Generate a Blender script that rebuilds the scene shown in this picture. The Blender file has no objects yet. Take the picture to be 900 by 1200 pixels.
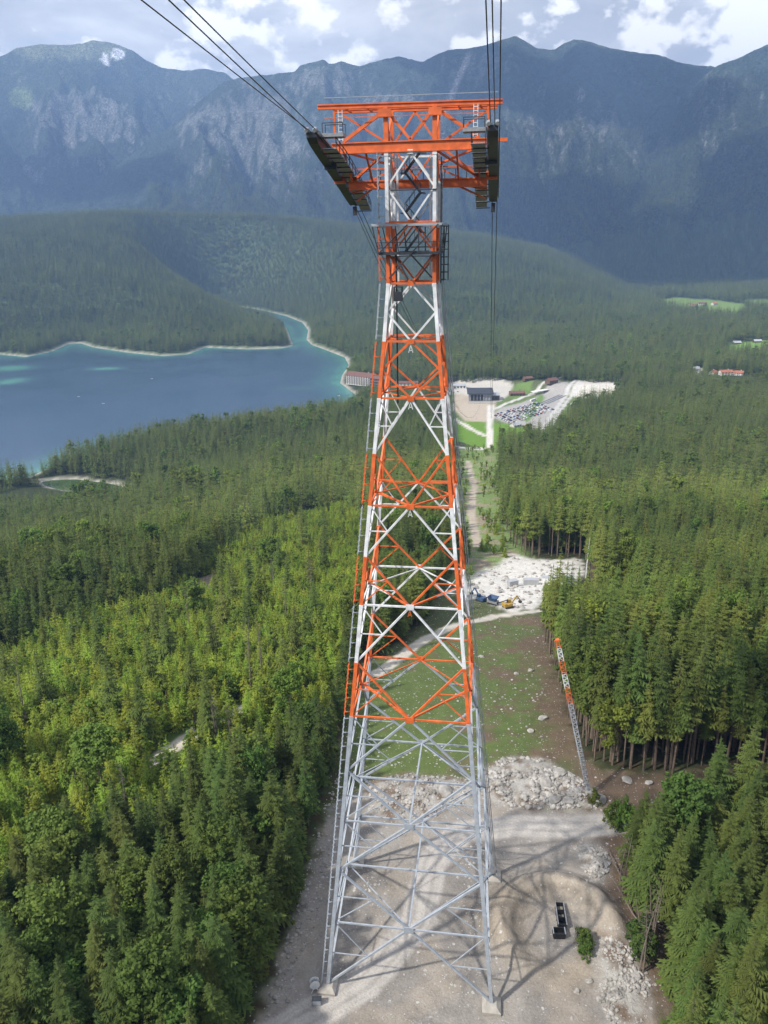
import bpy, bmesh, math, random, time
import numpy as np
from mathutils import Vector, Matrix, noise as mnoise
T0 = time.time()
sc = bpy.context.scene
R_ = math.radians

# ---------------------------------------------------------------- camera
cam_d = bpy.data.cameras.new('camera'); cam = bpy.data.objects.new('camera', cam_d); sc.collection.objects.link(cam)
cam_d.sensor_fit = 'VERTICAL'; cam_d.sensor_height = 24.0; cam_d.lens = 24.0 * 900.0 / 1200.0
cam_d.clip_start = 0.5; cam_d.clip_end = 60000
_p, _y, _r = R_(19.392), R_(8.437), R_(-1.092)
_f = Vector((-math.sin(_y) * math.cos(_p), math.cos(_y) * math.cos(_p), -math.sin(_p)))
_x = Vector((math.cos(_y), math.sin(_y), 0)); _u = _x.cross(_f)
_x2 = _x * math.cos(_r) + _u * math.sin(_r); _u2 = -_x * math.sin(_r) + _u * math.cos(_r)
M = Matrix((( _x2.x, _u2.x, -_f.x, 9.9), (_x2.y, _u2.y, -_f.y, -94.08), (_x2.z, _u2.z, -_f.z, 104.57), (0, 0, 0, 1)))
cam.matrix_world = M
sc.camera = cam
sc.render.resolution_x = 768; sc.render.resolution_y = 1024

# ---------------------------------------------------------------- world, sun, exposure
SUN_DIR = Vector((-0.80, -0.62, 1.0)).normalized()
sun_el = math.asin(SUN_DIR.z); sun_az = math.atan2(SUN_DIR.x, SUN_DIR.y)
w = bpy.data.worlds.new('World'); sc.world = w; w.use_nodes = True
nt = w.node_tree; nt.nodes.clear()
def N(t, **k):
    n = nt.nodes.new(t)
    for a, b in k.items(): setattr(n, a, b)
    return n
out = N('ShaderNodeOutputWorld'); bg = N('ShaderNodeBackground'); sky = N('ShaderNodeTexSky')
sky.sky_type = 'NISHITA'; sky.sun_disc = False; sky.sun_elevation = sun_el; sky.sun_rotation = sun_az
sky.altitude = 1200; sky.air_density = 1.2; sky.dust_density = 1.5
tc = N('ShaderNodeTexCoord'); sep = N('ShaderNodeSeparateXYZ'); nt.links.new(tc.outputs['Generated'], sep.inputs[0])
ad = N('ShaderNodeMath', operation='MAXIMUM'); ad.inputs[1].default_value = 0.0; nt.links.new(sep.outputs[2], ad.inputs[0])
ad2 = N('ShaderNodeMath', operation='ADD'); ad2.inputs[1].default_value = 0.10; nt.links.new(ad.outputs[0], ad2.inputs[0])
dx = N('ShaderNodeMath', operation='DIVIDE'); dy = N('ShaderNodeMath', operation='DIVIDE')
nt.links.new(sep.outputs[0], dx.inputs[0]); nt.links.new(ad2.outputs[0], dx.inputs[1])
nt.links.new(sep.outputs[1], dy.inputs[0]); nt.links.new(ad2.outputs[0], dy.inputs[1])
cmb = N('ShaderNodeCombineXYZ'); nt.links.new(dx.outputs[0], cmb.inputs[0]); nt.links.new(dy.outputs[0], cmb.inputs[1])
def wnoise(scale, det, rough, off, dist=0.0):
    mp = N('ShaderNodeMapping'); mp.inputs['Location'].default_value = off; nt.links.new(cmb.outputs[0], mp.inputs[0])
    n = N('ShaderNodeTexNoise'); n.inputs['Scale'].default_value = scale; n.inputs['Detail'].default_value = det
    n.inputs['Roughness'].default_value = rough; n.inputs['Distortion'].default_value = dist
    nt.links.new(mp.outputs[0], n.inputs[0]); return n
def ramp(src, pts):
    r = N('ShaderNodeValToRGB'); nt.links.new(src, r.inputs[0])
    e = r.color_ramp.elements
    while len(e) < len(pts): e.new(0.5)
    for i, (p, c) in enumerate(pts):
        e[i].position = p; e[i].color = (*c, 1)
    return r
n1 = wnoise(0.55, 6, .55, (3.1, 1.7, 0), .3)          # broad cloud layer
cov = ramp(n1.outputs[0], [(.30, (0, 0, 0)), (.44, (1, 1, 1))])
n2 = wnoise(1.3, 8, .6, (7.3, 4.2, 0), .4)            # light and dark in the layer
shd = ramp(n2.outputs[0], [(.30, (3.3, 3.5, 3.9)), (.48, (4.3, 4.45, 4.7)), (.66, (6.4, 6.4, 6.4))])
mx = N('ShaderNodeMixRGB'); nt.links.new(cov.outputs[0], mx.inputs[0]); nt.links.new(sky.outputs[0], mx.inputs[1]); nt.links.new(shd.outputs[0], mx.inputs[2])
# upright cumulus heads low over the skyline
n3m = N('ShaderNodeMapping'); n3m.inputs['Scale'].default_value = (1, 1, 1.5); n3m.inputs['Location'].default_value = (.37, .1, .55); nt.links.new(tc.outputs['Generated'], n3m.inputs[0])
n3 = N('ShaderNodeTexNoise'); n3.inputs['Scale'].default_value = 13.0; n3.inputs['Detail'].default_value = 9; n3.inputs['Roughness'].default_value = .55; nt.links.new(n3m.outputs[0], n3.inputs[0])
cum = ramp(n3.outputs[0], [(.51, (0, 0, 0)), (.57, (1, 1, 1))])
band = N('ShaderNodeMapRange'); band.inputs[1].default_value = .45; band.inputs[2].default_value = .25; band.inputs[3].default_value = 0; band.inputs[4].default_value = 1
nt.links.new(sep.outputs[2], band.inputs[0])
mb = N('ShaderNodeMath', operation='MULTIPLY'); nt.links.new(cum.outputs[0], mb.inputs[0]); nt.links.new(band.outputs[0], mb.inputs[1])
mx2 = N('ShaderNodeMixRGB'); nt.links.new(mb.outputs[0], mx2.inputs[0]); nt.links.new(mx.outputs[0], mx2.inputs[1]); mx2.inputs[2].default_value = (8.4, 8.3, 8.1, 1)
nt.links.new(mx2.outputs[0], bg.inputs[0]); bg.inputs[1].default_value = 0.12
nt.links.new(bg.outputs[0], out.inputs[0])

sd = bpy.data.lights.new('sun', 'SUN'); sd.energy = 3.4; sd.angle = R_(2.0); sd.color = (1.0, .95, .86)
so = bpy.data.objects.new('sun', sd); sc.collection.objects.link(so)
so.rotation_euler = SUN_DIR.to_track_quat('Z', 'Y').to_euler(); so.location = (-200, -150, 300)
sc.view_settings.view_transform = 'Standard'; sc.view_settings.look = 'None'; sc.view_settings.exposure = 0.98; sc.view_settings.gamma = 1
sc.cycles.max_bounces = 5; sc.cycles.diffuse_bounces = 2; sc.cycles.glossy_bounces = 2; sc.cycles.transmission_bounces = 2
sc.cycles.volume_bounces = 0; sc.cycles.transparent_max_bounces = 8
sc.cycles.use_denoising = True
import math
# ---------------------------------------------------------------- noise and terrain (pure numpy)
CAM = np.array([9.9, -94.08, 104.57])
PITCH, YAW, ROLL, FPX = 19.392, 8.437, -1.092, 900.0

def _h(ix, iy, s):
    n = (ix.astype(np.int64) * 374761393 + iy.astype(np.int64) * 668265263 + s * 1442695041) & 0xffffffff
    n = ((n ^ (n >> 13)) * 1274126177) & 0xffffffff
    return ((n ^ (n >> 16)) & 0xffff) / 65535.0

def perlin(x, y, s=0):
    x = np.asarray(x, float); y = np.asarray(y, float)
    ix = np.floor(x); iy = np.floor(y); fx = x - ix; fy = y - iy
    u = fx * fx * fx * (fx * (fx * 6 - 15) + 10); v = fy * fy * fy * (fy * (fy * 6 - 15) + 10)
    def g(dx, dy):
        a = _h(ix + dx, iy + dy, s) * 6.2831853
        return np.cos(a) * (fx - dx) + np.sin(a) * (fy - dy)
    a = g(0, 0) * (1 - u) + g(1, 0) * u
    b = g(0, 1) * (1 - u) + g(1, 1) * u
    return (a * (1 - v) + b * v) * 1.42

def fbm(x, y, oct=4, s=0):
    t = 0; a = 1; n = 0
    for i in range(oct):
        t = t + a * perlin(x, y, s + i * 7); n += a
        a *= .5; x = x * 2.03 + 11.3; y = y * 2.03 - 5.7
    return t / n

def ridged(x, y, oct=4, s=0):
    t = 0; a = 1; n = 0
    for i in range(oct):
        t = t + a * (1 - np.abs(perlin(x, y, s + i * 7)) * 2); n += a
        a *= .5; x = x * 2.1 + 3.1; y = y * 2.1 + 9.7
    return t / n

def sstep(a, b, x):
    t = np.clip((x - a) / (b - a), 0, 1); return t * t * (3 - 2 * t)

def smax(a, b, k):
    h = np.clip(.5 + .5 * (a - b) / k, 0, 1)
    return b * (1 - h) + a * h + k * h * (1 - h)

def sdf(P, x, y, pad=120):
    """signed distance to polygon (negative inside); points outside the padded box only get a coarse value"""
    P = np.array(P, float); x = np.asarray(x, float); y = np.asarray(y, float)
    shp = x.shape; x = x.ravel(); y = y.ravel()
    out = np.full(x.shape, 900.0)
    m = (x > P[:, 0].min() - pad) & (x < P[:, 0].max() + pad) & (y > P[:, 1].min() - pad) & (y < P[:, 1].max() + pad)
    px = x[m]; py = y[m]
    if px.size:
        d = np.full(px.shape, 1e18); ins = np.zeros(px.shape, bool)
        n = len(P)
        for i in range(n):
            ax, ay = P[i]; bx, by = P[(i + 1) % n]
            ex, ey = bx - ax, by - ay; wx, wy = px - ax, py - ay
            t = np.clip((wx * ex + wy * ey) / (ex * ex + ey * ey + 1e-9), 0, 1)
            d = np.minimum(d, (wx - ex * t) ** 2 + (wy - ey * t) ** 2)
            c = ((ay > py) != (by > py)) & (px < (bx - ax) * (py - ay) / (by - ay + 1e-12) + ax)
            ins ^= c
        d = np.sqrt(d); d[ins] *= -1
        out[m] = d
    return out.reshape(shp)

def sdl(P, x, y, pad=60):
    """distance to an open polyline"""
    P = np.array(P, float); shp = np.shape(x); x = np.ravel(x); y = np.ravel(y)
    out = np.full(x.shape, 400.0)
    m = (x > P[:, 0].min() - pad) & (x < P[:, 0].max() + pad) & (y > P[:, 1].min() - pad) & (y < P[:, 1].max() + pad)
    px = x[m]; py = y[m]; d = np.full(px.shape, 1e18)
    for i in range(len(P) - 1):
        ax, ay = P[i]; bx, by = P[i + 1]
        ex, ey = bx - ax, by - ay; wx, wy = px - ax, py - ay
        t = np.clip((wx * ex + wy * ey) / (ex * ex + ey * ey + 1e-9), 0, 1)
        d = np.minimum(d, (wx - ex * t) ** 2 + (wy - ey * t) ** 2)
    out[m] = np.sqrt(d)
    return out.reshape(shp)

LAKE_Z = -148.0
# profiles: columns are heading in degrees east of the line to the valley, height in metres
def prof(pts, R):
    th, yw, rl = [math.radians(v) for v in (PITCH, YAW, ROLL)]
    fw = np.array([-math.sin(yw) * math.cos(th), math.cos(yw) * math.cos(th), -math.sin(th)]); r = np.array([math.cos(yw), math.sin(yw), 0]); u = np.cross(r, fw)
    r2 = r * math.cos(rl) + u * math.sin(rl); u2 = -r * math.sin(rl) + u * math.cos(rl)
    p = np.array(pts, float)
    d = fw[None] + r2[None] * ((p[:, :1] - 450) / FPX) - u2[None] * ((p[:, 1:] - 600) / FPX)
    return np.degrees(np.arctan2(d[:, 0], d[:, 1])), CAM[2] + R * d[:, 2] / np.hypot(d[:, 0], d[:, 1])
HILL = [(-300, 262), (0, 262), (100, 255), (150, 253), (300, 256), (450, 272), (560, 280), (640, 296), (700, 318), (740, 337), (800, 346), (900, 346), (1200, 340)]
RA = [(-400, 60), (-100, 85), (0, 65), (20, 55), (45, 51), (70, 52), (95, 51), (110, 46), (125, 48), (140, 52), (155, 58), (170, 69), (190, 78), (215, 82), (240, 80), (262, 84), (280, 97), (330, 130), (420, 200), (600, 260), (1200, 280)]
RB = [(-400, 262), (0, 240), (60, 231), (110, 212), (150, 184), (200, 148), (235, 116), (262, 95), (280, 90), (300, 89), (325, 86), (345, 84), (352, 76), (368, 72), (380, 69), (386, 75), (400, 72), (410, 74), (422, 77), (432, 73), (450, 68), (466, 65), (480, 70), (497, 72), (510, 64), (524, 58), (545, 56), (570, 52), (590, 46), (605, 41), (615, 47), (630, 57), (650, 57), (662, 49), (673, 45), (690, 49), (720, 56), (750, 61), (770, 63), (785, 69), (800, 74), (820, 76), (838, 79), (860, 92), (900, 130), (1000, 180), (1300, 200)]
RC = [(-400, 300), (500, 290), (620, 262), (690, 215), (740, 172), (780, 140), (805, 112), (822, 92), (838, 78), (850, 73), (870, 66), (885, 58), (900, 52), (960, 30), (1100, 20), (1400, 60)]
R_HILL, R_A, R_B, R_C = 4000.0, 8600.0, 6900.0, 5900.0

def polar(x, y):
    dx = x - CAM[0]; dy = y - CAM[1]
    R = np.hypot(dx, dy)
    az = np.degrees(np.arctan2(dx, dy))
    return R, az

def H0(x, y):
    """valley side, valley floor, wooded hills and mountains, without the lake and the site works"""
    x = np.asarray(x, float); y = np.asarray(y, float)
    R, az = polar(x, y)
    s = np.maximum(y - 42, 0); s = np.sqrt(s * s + 900) - 30
    z = -150 * (1 - np.exp(-s / 600))
    xe = np.maximum(-x - 35, 0); z = z - 0.135 * (np.sqrt(xe * xe + 400) - 20) 
    xr = np.maximum(x - 45, 0); z = z + 260 * (1 - np.exp(-0.055 * (np.sqrt(xr * xr + 900) - 30) / 260))
    bk = np.maximum(-y - 40, 0); z = z + 420 * (1 - np.exp(-0.16 * (np.sqrt(bk * bk + 900) - 30) / 420))
    rough = sstep(45, 160, np.hypot(x, y - 5))
    z = z + rough * (6 * fbm(x / 160, y / 160, 3, 5) + 1.6 * fbm(x / 30, y / 30, 2, 9))
    z = z + 24 * np.exp(-(((x + 330) / 150) ** 2 + ((y - 830) / 90) ** 2)) + 10 * np.exp(-(((x + 120) / 110) ** 2 + ((y - 900) / 100) ** 2))
    floor = -142 + 2.5 * fbm(x / 300, y / 300, 3, 21)
    z = smax(z, floor, 16)
    # wooded hills on the far side
    ah, zh = prof(HILL, R_HILL)
    zt = np.interp(az, ah, zh)
    t = sstep(1750, R_HILL, R)
    hill = floor + (zt - floor) * t ** 1.15
    if 'lake' in REG:
        dl = sdf(REG['lake'], x, y, 800); hill = floor + (hill - floor) * sstep(15, 430, dl)
    hill = hill + sstep(1750, 2400, R) * (sstep(60, 500, dl) if 'lake' in REG else 1) * (1 - .8 * sstep(3300, 4000, R)) * 38 * fbm(x / 480, y / 380, 4, 31) * sstep(-10, 200, zt + 160)
    z = np.where(R > 1700, smax(z, hill, 20), z)
    # mountains
    m = R > 3900
    if np.any(m):
        xm, ym, Rm, am = x[m], y[m], R[m], az[m]
        u = np.radians(am) * 6500; 
        wu = u + 160 * fbm(u / 700, Rm / 900, 3, 41); wv = Rm + 260 * fbm(u / 800 + 9, Rm / 900, 3, 43)
        sp = ridged(wu / 620, wv / 2300, 4, 51) - .45
        sf = ridged(wu / 170 + .002 * wv, wv / 620, 3, 61) - .4
        fi = fbm(wu / 60, wv / 130, 3, 71)
        best = z[m]
        for (pr, Rc, R0, amp) in ((RA, R_A, 5600, 1.0), (RB, R_B, 4200, 1.0), (RC, R_C, 4000, .85)):
            aa, zz = prof(pr, Rc)
            zc = np.interp(am, aa, zz)
            z0 = -90.0
            tt = (Rm - R0) / (Rc - R0)
            up = np.clip(tt, 0, 1)
            env = np.clip(up * (1 - up) * 4, 0, 1) ** .7
            prf = .75 * up ** 1.05 + .25 * up ** 2
            h = z0 + (zc - z0) * prf + amp * env * np.clip((zc - z0) / 1200, .1, 1) * (300 * sp + 95 * sf) + 16 * fi * sstep(0, .2, up) * (1 - .5 * up)
            dn = np.maximum(tt - 1, 0) * (Rc - R0)
            h = h - dn * .55
            h = np.where(tt < 0, -200, h)
            best = np.maximum(best, h)
        z = z.copy(); z[m] = best
    return z

def H(x, y):
    z = H0(x, y)
    x = np.asarray(x, float); y = np.asarray(y, float)
    # flat benches: works pad, station area
    for nm, zz, fe in (('station', -139.5, 30),):
        if nm in REG:
            d = sdf(REG[nm], x, y); w = 1 - sstep(0, fe, d)
            z = z * (1 - w) + zz * w
    if 'lake' in REG:
            d = np.minimum(sdf(REG['lake'], x, y), sdf(REG['pond'], x, y))
            bank = LAKE_Z + .9 + np.clip(d, 0, 60) * .09
            z = np.where(d > 0, np.where(d < 60, np.minimum(z, bank + np.clip(d, 0, 60) / 60 * np.maximum(z - bank, 0)), z), z)
            z = np.where(d > 0, np.maximum(z, LAKE_Z + .5), LAKE_Z + .9 - np.clip(-d, 0, 60) * .4 )
    # site: berm, tracks, spoil
    r = np.hypot(x - 22.5, y - 2.5); a = np.arctan2(y - 2.5, x - 22.5)
    berm = np.exp(-((r - 9) / 2.2) ** 2) * sstep(-1.0, .3, np.cos(a - 1.9))
    z = z + 2.6 * berm * (1 + .3 * fbm(x / 3, y / 3, 2, 3))
    z = z - .8 * np.exp(-(r / 5.5) ** 2)
    for (mx, my, mr, mh) in ((-9, 8, 5, .9), (9.5, 3.5, 3.0, .9), (7, -9, 2.6, .7), (-4, -6.5, 2.2, .45), (10, 16, 4.5, .7), (2, -17, 3.0, .5)):
        z = z + mh * np.exp(-(((x - mx) / mr) ** 2 + ((y - my) / (mr * .6)) ** 2)) * (1 + .5 * fbm(x / 2, y / 2, 2, 88))
    near = 1 - sstep(60, 90, np.hypot(x, y))
    z = z + near * (.28 * fbm(x / 7, y / 7, 3, 13) * (1 - .0) + .06 * fbm(x / 1.1, y / 1.1, 2, 17))
    for k, (nm, amp) in enumerate((('rubble', .9), ('rubbleb', .8), ('rubblec', .8), ('rubbled', .45))):
        if nm in REG:
            d = sdf(REG[nm], x, y); w = sstep(0, 3.5, -d)
            z = z + w * amp * (.6 + .5 * fbm(x / 4, y / 4, 2, 77 + k) + .28 * (1 - np.abs(perlin(x / .8, y / .8, 79)) * 2))
    if 'road' in REG:
        d = sdl(REG['road'], x, y); w = (1 - sstep(2.2, 4.5, d)) * near
        z = z * (1 - w) + w * (H0(x, y) + .05)
    return z
REG = {'lake': [(-1774.3, 1642.8),(-1359.8, 1693.8),(-1240.4, 1726.0),(-1142.3, 1681.5),(-1128.7, 1774.6),(-1169.4, 1931.1),(-1141.5, 1949.8),(-1055.4, 1858.8),(-911.5, 1760.3),(-795.0, 1700.7),(-741.7, 1731.0),(-745.8, 1859.2),(-619.6, 1826.1),(-534.3, 1842.9),(-518.3, 1893.7),(-577.2, 2082.9),(-654.7, 2335.6),(-769.1, 2590.7),(-882.6, 2759.0),(-998.7, 2911.0),(-1120.7, 3080.1),(-1172.5, 3262.1),(-977.3, 3068.7),(-765.9, 2752.1),(-638.4, 2496.2),(-561.6, 2259.4),(-510.1, 2022.1),(-469.7, 1911.0),(-401.6, 1795.2),(-336.3, 1678.2),(-304.7, 1562.1),(-293.8, 1427.5),(-280.1, 1339.5),(-246.0, 1261.6),(-225.3, 1214.0),(-227.9, 1073.0),(-286.5, 1032.5),(-338.9, 982.8),(-375.4, 937.2),(-442.0, 912.1),(-485.6, 869.9),(-513.2, 805.1),(-522.9, 740.5),(-524.4, 697.3),(-556.0, 687.9),(-603.7, 663.9),(-736.3, 585.5)],
 'pond': [(-509.5, 681.6),(-495.1, 692.9),(-466.5, 698.6),(-418.1, 685.9),(-391.0, 672.2),(-354.2, 656.8),(-354.0, 639.0),(-382.3, 633.7),(-425.4, 641.7),(-475.1, 658.8)],
 'pad': [(1.3, 191.9),(4.7, 224.0),(14.3, 238.4),(20.6, 260.9),(36.3, 249.4),(50.9, 252.9),(51.8, 232.1),(43.0, 203.3),(32.7, 193.9),(26.3, 167.2),(18.4, 161.7),(10.7, 172.2),(4.1, 174.6)],
 'station': [(-49.0, 798.5),(-67.4, 1301.4),(38.8, 1266.7),(93.7, 1203.3),(204.7, 1166.8),(183.8, 1046.2),(104.5, 987.9),(90.5, 877.3),(55.0, 787.2),(20.4, 704.1)],
 'clear': [(7.4, -65.9),(-16.9, -39.3),(-21.1, -22.6),(-20.2, -10.6),(-20.0, -1.2),(-19.7, 9.8),(-19.8, 19.2),(-20.0, 31.4),(-20.6, 43.7),(-22.9, 62.0),(-24.3, 90.4),(-19.9, 101.5),(-13.7, 113.2),(-10.0, 147.4),(-8.5, 192.4),(-1.9, 246.4),(-3.2, 316.2),(-9.7, 402.1),(-19.5, 560.3),(-45.0, 953.8),(-70.6, 1120.4),(-74.0, 1284.8),(-21.1, 1296.3),(39.2, 1290.1),(112.3, 1273.5),(214.0, 1202.6),(204.2, 1161.1),(118.2, 1115.9),(101.3, 1005.9),(66.7, 902.1),(39.1, 895.6),(11.8, 862.3),(14.7, 562.1),(12.0, 446.1),(13.7, 368.6),(14.5, 296.3),(24.8, 262.1),(36.7, 254.6),(52.7, 255.0),(52.1, 228.2),(39.3, 192.8),(28.9, 175.2),(25.7, 139.3),(26.5, 101.3),(27.5, 69.6),(29.0, 49.8),(33.3, 42.9),(43.3, 42.1),(55.7, 44.8),(78.6, 49.2),(79.8, 39.8),(72.7, 33.2),(63.3, 32.0),(49.5, 25.5),(39.7, 21.1),(33.4, 16.4),(34.2, 8.9),(37.5, 4.5),(37.7, -3.2),(34.0, -16.7),(30.3, -33.0)],
 'gravel': [(7.4, -65.9),(-16.9, -39.3),(-21.1, -22.6),(-20.2, -10.6),(-20.0, -1.2),(-19.7, 9.8),(-19.8, 19.2),(-18.1, 29.0),(-11.6, 32.1),(2.1, 32.5),(15.7, 35.5),(22.2, 31.3),(35.2, 31.7),(34.1, 23.5),(30.6, 20.1),(34.2, 8.9),(34.5, 2.3),(35.6, -9.0),(33.1, -16.8),(29.3, -33.1)],
 'rubble': [(9.6, 41.4),(15.8, 46.5),(23.0, 45.7),(30.4, 39.7),(33.8, 36.3),(32.0, 31.7),(22.1, 30.1),(12.3, 30.0),(8.9, 33.3)],
 'rubbleb': [(-13.8, 34.5),(-5.4, 38.3),(8.8, 37.2),(9.0, 29.7),(2.5, 26.5),(-5.4, 23.2),(-12.4, 25.9)],
 'rubblec': [(26.6, 22.0),(30.9, 22.2),(33.2, 19.4),(31.7, 14.2),(29.0, 12.4),(27.3, 16.6)],
 'rubbled': [(28.6, 2.5),(33.5, 0.5),(35.8, -5.0),(33.4, -11.8),(28.4, -13.8),(27.5, -7.3),(26.9, -1.5)],
 'meadow': [(-47.4, 953.3),(-27.5, 986.9),(5.1, 977.9),(42.8, 969.5),(54.2, 924.3),(46.4, 886.0),(17.0, 897.9),(9.8, 835.4),(-16.5, 809.1),(-33.1, 832.4)],
 'slope': [(-19.5, 43.8),(-24.2, 77.1),(-21.3, 94.4),(-14.5, 98.5),(-4.4, 130.8),(6.3, 148.6),(27.7, 153.4),(27.0, 91.8),(28.7, 49.8),(23.0, 45.7),(15.8, 46.5),(8.7, 41.3),(1.7, 39.2),(-12.2, 36.0)],
 'strip': [(-1.9, 246.4),(-3.2, 316.2),(-9.7, 402.1),(-19.5, 560.3),(-27.9, 664.9),(7.2, 676.6),(12.0, 446.1),(13.6, 316.2),(20.6, 260.9),(12.3, 241.4),(2.1, 209.9)],
 'young': [(-156.8, 93.6),(-153.2, 113.4),(-145.8, 132.1),(-135.6, 150.0),(-117.1, 163.0),(-119.8, 198.8),(-126.6, 236.6),(-133.7, 301.2),(-135.7, 376.7),(-122.8, 420.4),(-90.3, 385.2),(-64.3, 328.8),(-42.7, 195.7),(-33.9, 124.5),(-27.5, 76.5),(-25.1, 49.7),(-30.9, 38.0),(-39.7, 30.3),(-47.1, 21.1),(-53.5, 11.9),(-59.7, 4.4),(-70.3, -4.9),(-76.1, -10.1)],
 'farm': [(602.0, 3003.2),(677.9, 3076.2),(761.9, 2910.5),(805.0, 2667.3),(759.8, 2416.9),(685.3, 2285.3),(623.1, 2437.9),(583.8, 2680.0)],
 'farmb': [(507.5, 1656.3),(554.7, 1689.6),(692.5, 1690.1),(615.1, 1478.6),(530.0, 1496.6),(480.8, 1487.6),(464.4, 1531.3)],
 'farmc': [(847.2, 2799.7),(1061.5, 2710.0),(934.9, 2360.1),(805.0, 2512.4)],
 'standr': [(32.9, 14.7),(39.3, 19.0),(49.0, 23.3),(61.7, 26.7),(75.1, 27.9),(59.2, -15.7),(34.4, -18.8),(37.7, -3.2),(37.5, 4.5),(34.2, 8.9)],
 'scar': [(-119.9, 196.3),(-125.0, 218.6),(-120.6, 226.7),(-109.0, 209.7),(-105.1, 177.2),(-107.8, 171.3)],
 'road': [(-20.0, -22.4),(-6.5, -10.3),(0.1, 1.4),(1.1, 14.4),(6.0, 22.3),(15.5, 25.1),(25.0, 25.7),(35.0, 27.9)],
 'track': [(-19.7, 84.3),(-14.5, 98.5),(-8.9, 118.4),(-0.4, 134.8),(12.3, 154.6),(28.2, 161.7)],
 'lane': [(3.8, 1103.3),(3.1, 956.9),(5.4, 861.9),(-2.9, 660.4),(-18.5, 665.9),(-32.3, 681.4)],
 'laneb': [(-45.0, 997.0),(-26.2, 955.0),(-8.8, 916.0),(4.9, 897.9)],
 'pathw': [(-74.1, 20.5),(-60.5, 39.6),(-57.6, 44.6),(-54.1, 51.6),(-47.5, 60.0),(-42.8, 74.0)],
 'stripway': [(3.6, 274.2),(-2.7, 363.2),(-3.5, 471.5),(-12.9, 584.2)],
 'farroad': [(361.4, 1312.7),(343.4, 1270.1),(341.3, 1192.5),(342.5, 1155.6)],
 'sand': [(-52.1, 1080.8),(-55.4, 1192.7),(-43.1, 1273.9),(10.2, 1151.6),(8.1, 1058.9),(1.9, 956.8),(-11.5, 930.5),(-31.5, 997.9)],
 'white_a': [(-64.9, 1207.7),(-72.4, 1335.1),(-44.9, 1354.8),(-36.5, 1300.2),(-3.2, 1328.3),(39.3, 1277.1),(32.5, 1196.7),(17.0, 1137.9),(-39.7, 1193.4)],
 'white_b': [(131.9, 1186.4),(156.6, 1273.5),(206.2, 1300.8),(219.7, 1251.7),(198.2, 1175.0),(164.8, 1152.2)],
 'lot': [(5.9, 1022.9),(20.9, 1084.7),(53.0, 1126.0),(76.1, 1169.2),(108.8, 1255.1),(131.3, 1247.9),(122.5, 1171.4),(95.1, 1039.8),(74.0, 961.4),(54.8, 939.8),(34.7, 969.3)],
 'green_a': [(35.4, 1204.5),(48.2, 1277.5),(74.9, 1278.6),(60.6, 1198.0),(42.9, 1153.2)],
 'green_b': [(50.0, 1014.0),(68.4, 1113.3),(85.8, 1199.2),(88.4, 1169.8),(71.5, 1062.5),(56.5, 992.1)],
 'roada': [(3.0, 1058.6),(23.6, 1111.0),(54.2, 1168.1),(91.0, 1246.2),(130.0, 1306.5),(144.2, 1333.6)],
 'roadb': [(66.7, 902.1),(85.1, 993.9),(106.8, 1102.2),(127.6, 1201.1),(147.1, 1264.8)],
 'roadc': [(87.9, 962.3),(106.7, 1064.4),(130.6, 1171.8),(159.9, 1249.1)]}
PT = {'hotel': (-233.1, 1305.8, -143.4),
 'chalet': (381.9, 1229.8, -111.9),
 'mast': (30.8, 36.6, 0.5),
 'bins': (22.6, 4.0, -0.7),
 'spool': (-13.5, -13.3, 0.0),
 'stationb': (-14.2, 1136.3, -139.5),
 'rail': (104.3, 1142.3, -139.5),
 'farmh': (668.7, 2659.0, -114.2),
 'village': (1156.5, 3716.0, -95.5),
 'hut': (-171.2, 800.8, -111.1),
 'footrr': (12.8, 12.6, 0.2),
 'shed': (108.1, 1199.9, -139.4),
 'machine': (7.3, 181.7, -26.8),
 'machineb': (15.5, 172.0, -25.0),
 'contb': (25.9, 235.9, -37.8),
 'hotelb': (-137.8, 1234.6, -137.7),
 'green': (26.6, 0.9, -0.3),
 'greenb': (35.0, 0.1, 0.0),
 'bigbeech': (-33.5, 47.9, -0.2),
 'bluebeech': (-36.8, -6.6, 0.1)}
ROCKXY = [(2.5, 32.2), (8.5, 102.7), (23.5, 63.3), (20.2, 56.8), (17.9, 90.4), (21.9, 93.8), (25.4, 41.4), (22.5, 37.4), (26.9, 32.7), (32.3, 34.1), (23.9, 32.6), (15.0, 39.9), (39.0, 40.9), (43.1, 40.5), (18.1, 177.5), (29.9, -7.3), (27.6, -8.9), (24.5, -8.0), (33.3, -4.7), (26.4, -6.1)]
PARK = [(7.1, 1028.8), (32.4, 969.2), (80.2, 1141.1)]
STPTS = [(-52.4, 1248.3), (66.0, 1278.2), (39.2, 959.2), (195.9, 1300.4), (130.1, 1103.5), (40.8, 1376.9)]
BOATS = [(-729.1, 1182.3), (-652.4, 1124.9), (-675.6, 1373.8), (-259.8, 1212.4)]
FARM, VILL, FARMB = (668.7, 2659.0), (1130.4, 3626.3), (536.1, 1625.7)
CLOUDS = {'left': [(-5347, 4626), (-5068, 4532), (-4866, 4695), (-4630, 4700), (-4306, 4468), (-3983, 4260)], 'high': [(-1454, 6062), (-1174, 5963), (-902, 5828), (-674, 5698), (-439, 5467), (-118, 5658), (95, 5527), (-1272, 5369), (-1010, 5391), (-823, 4944), (-575, 4877), (-252, 5084), (-246, 4360), (-293, 3419)], 'low': [(-1374, 3537), (-1220, 3472), (-551, 2870), (-410, 2815), (-1588, 3286), (-1438, 2900), (-1258, 2730), (-1084, 2555), (-907, 2515), (-761, 2381), (-1443, 2447), (-1233, 2375), (-1031, 2249), (-827, 2179)]}
HAZE = 1.12e-4
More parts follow.
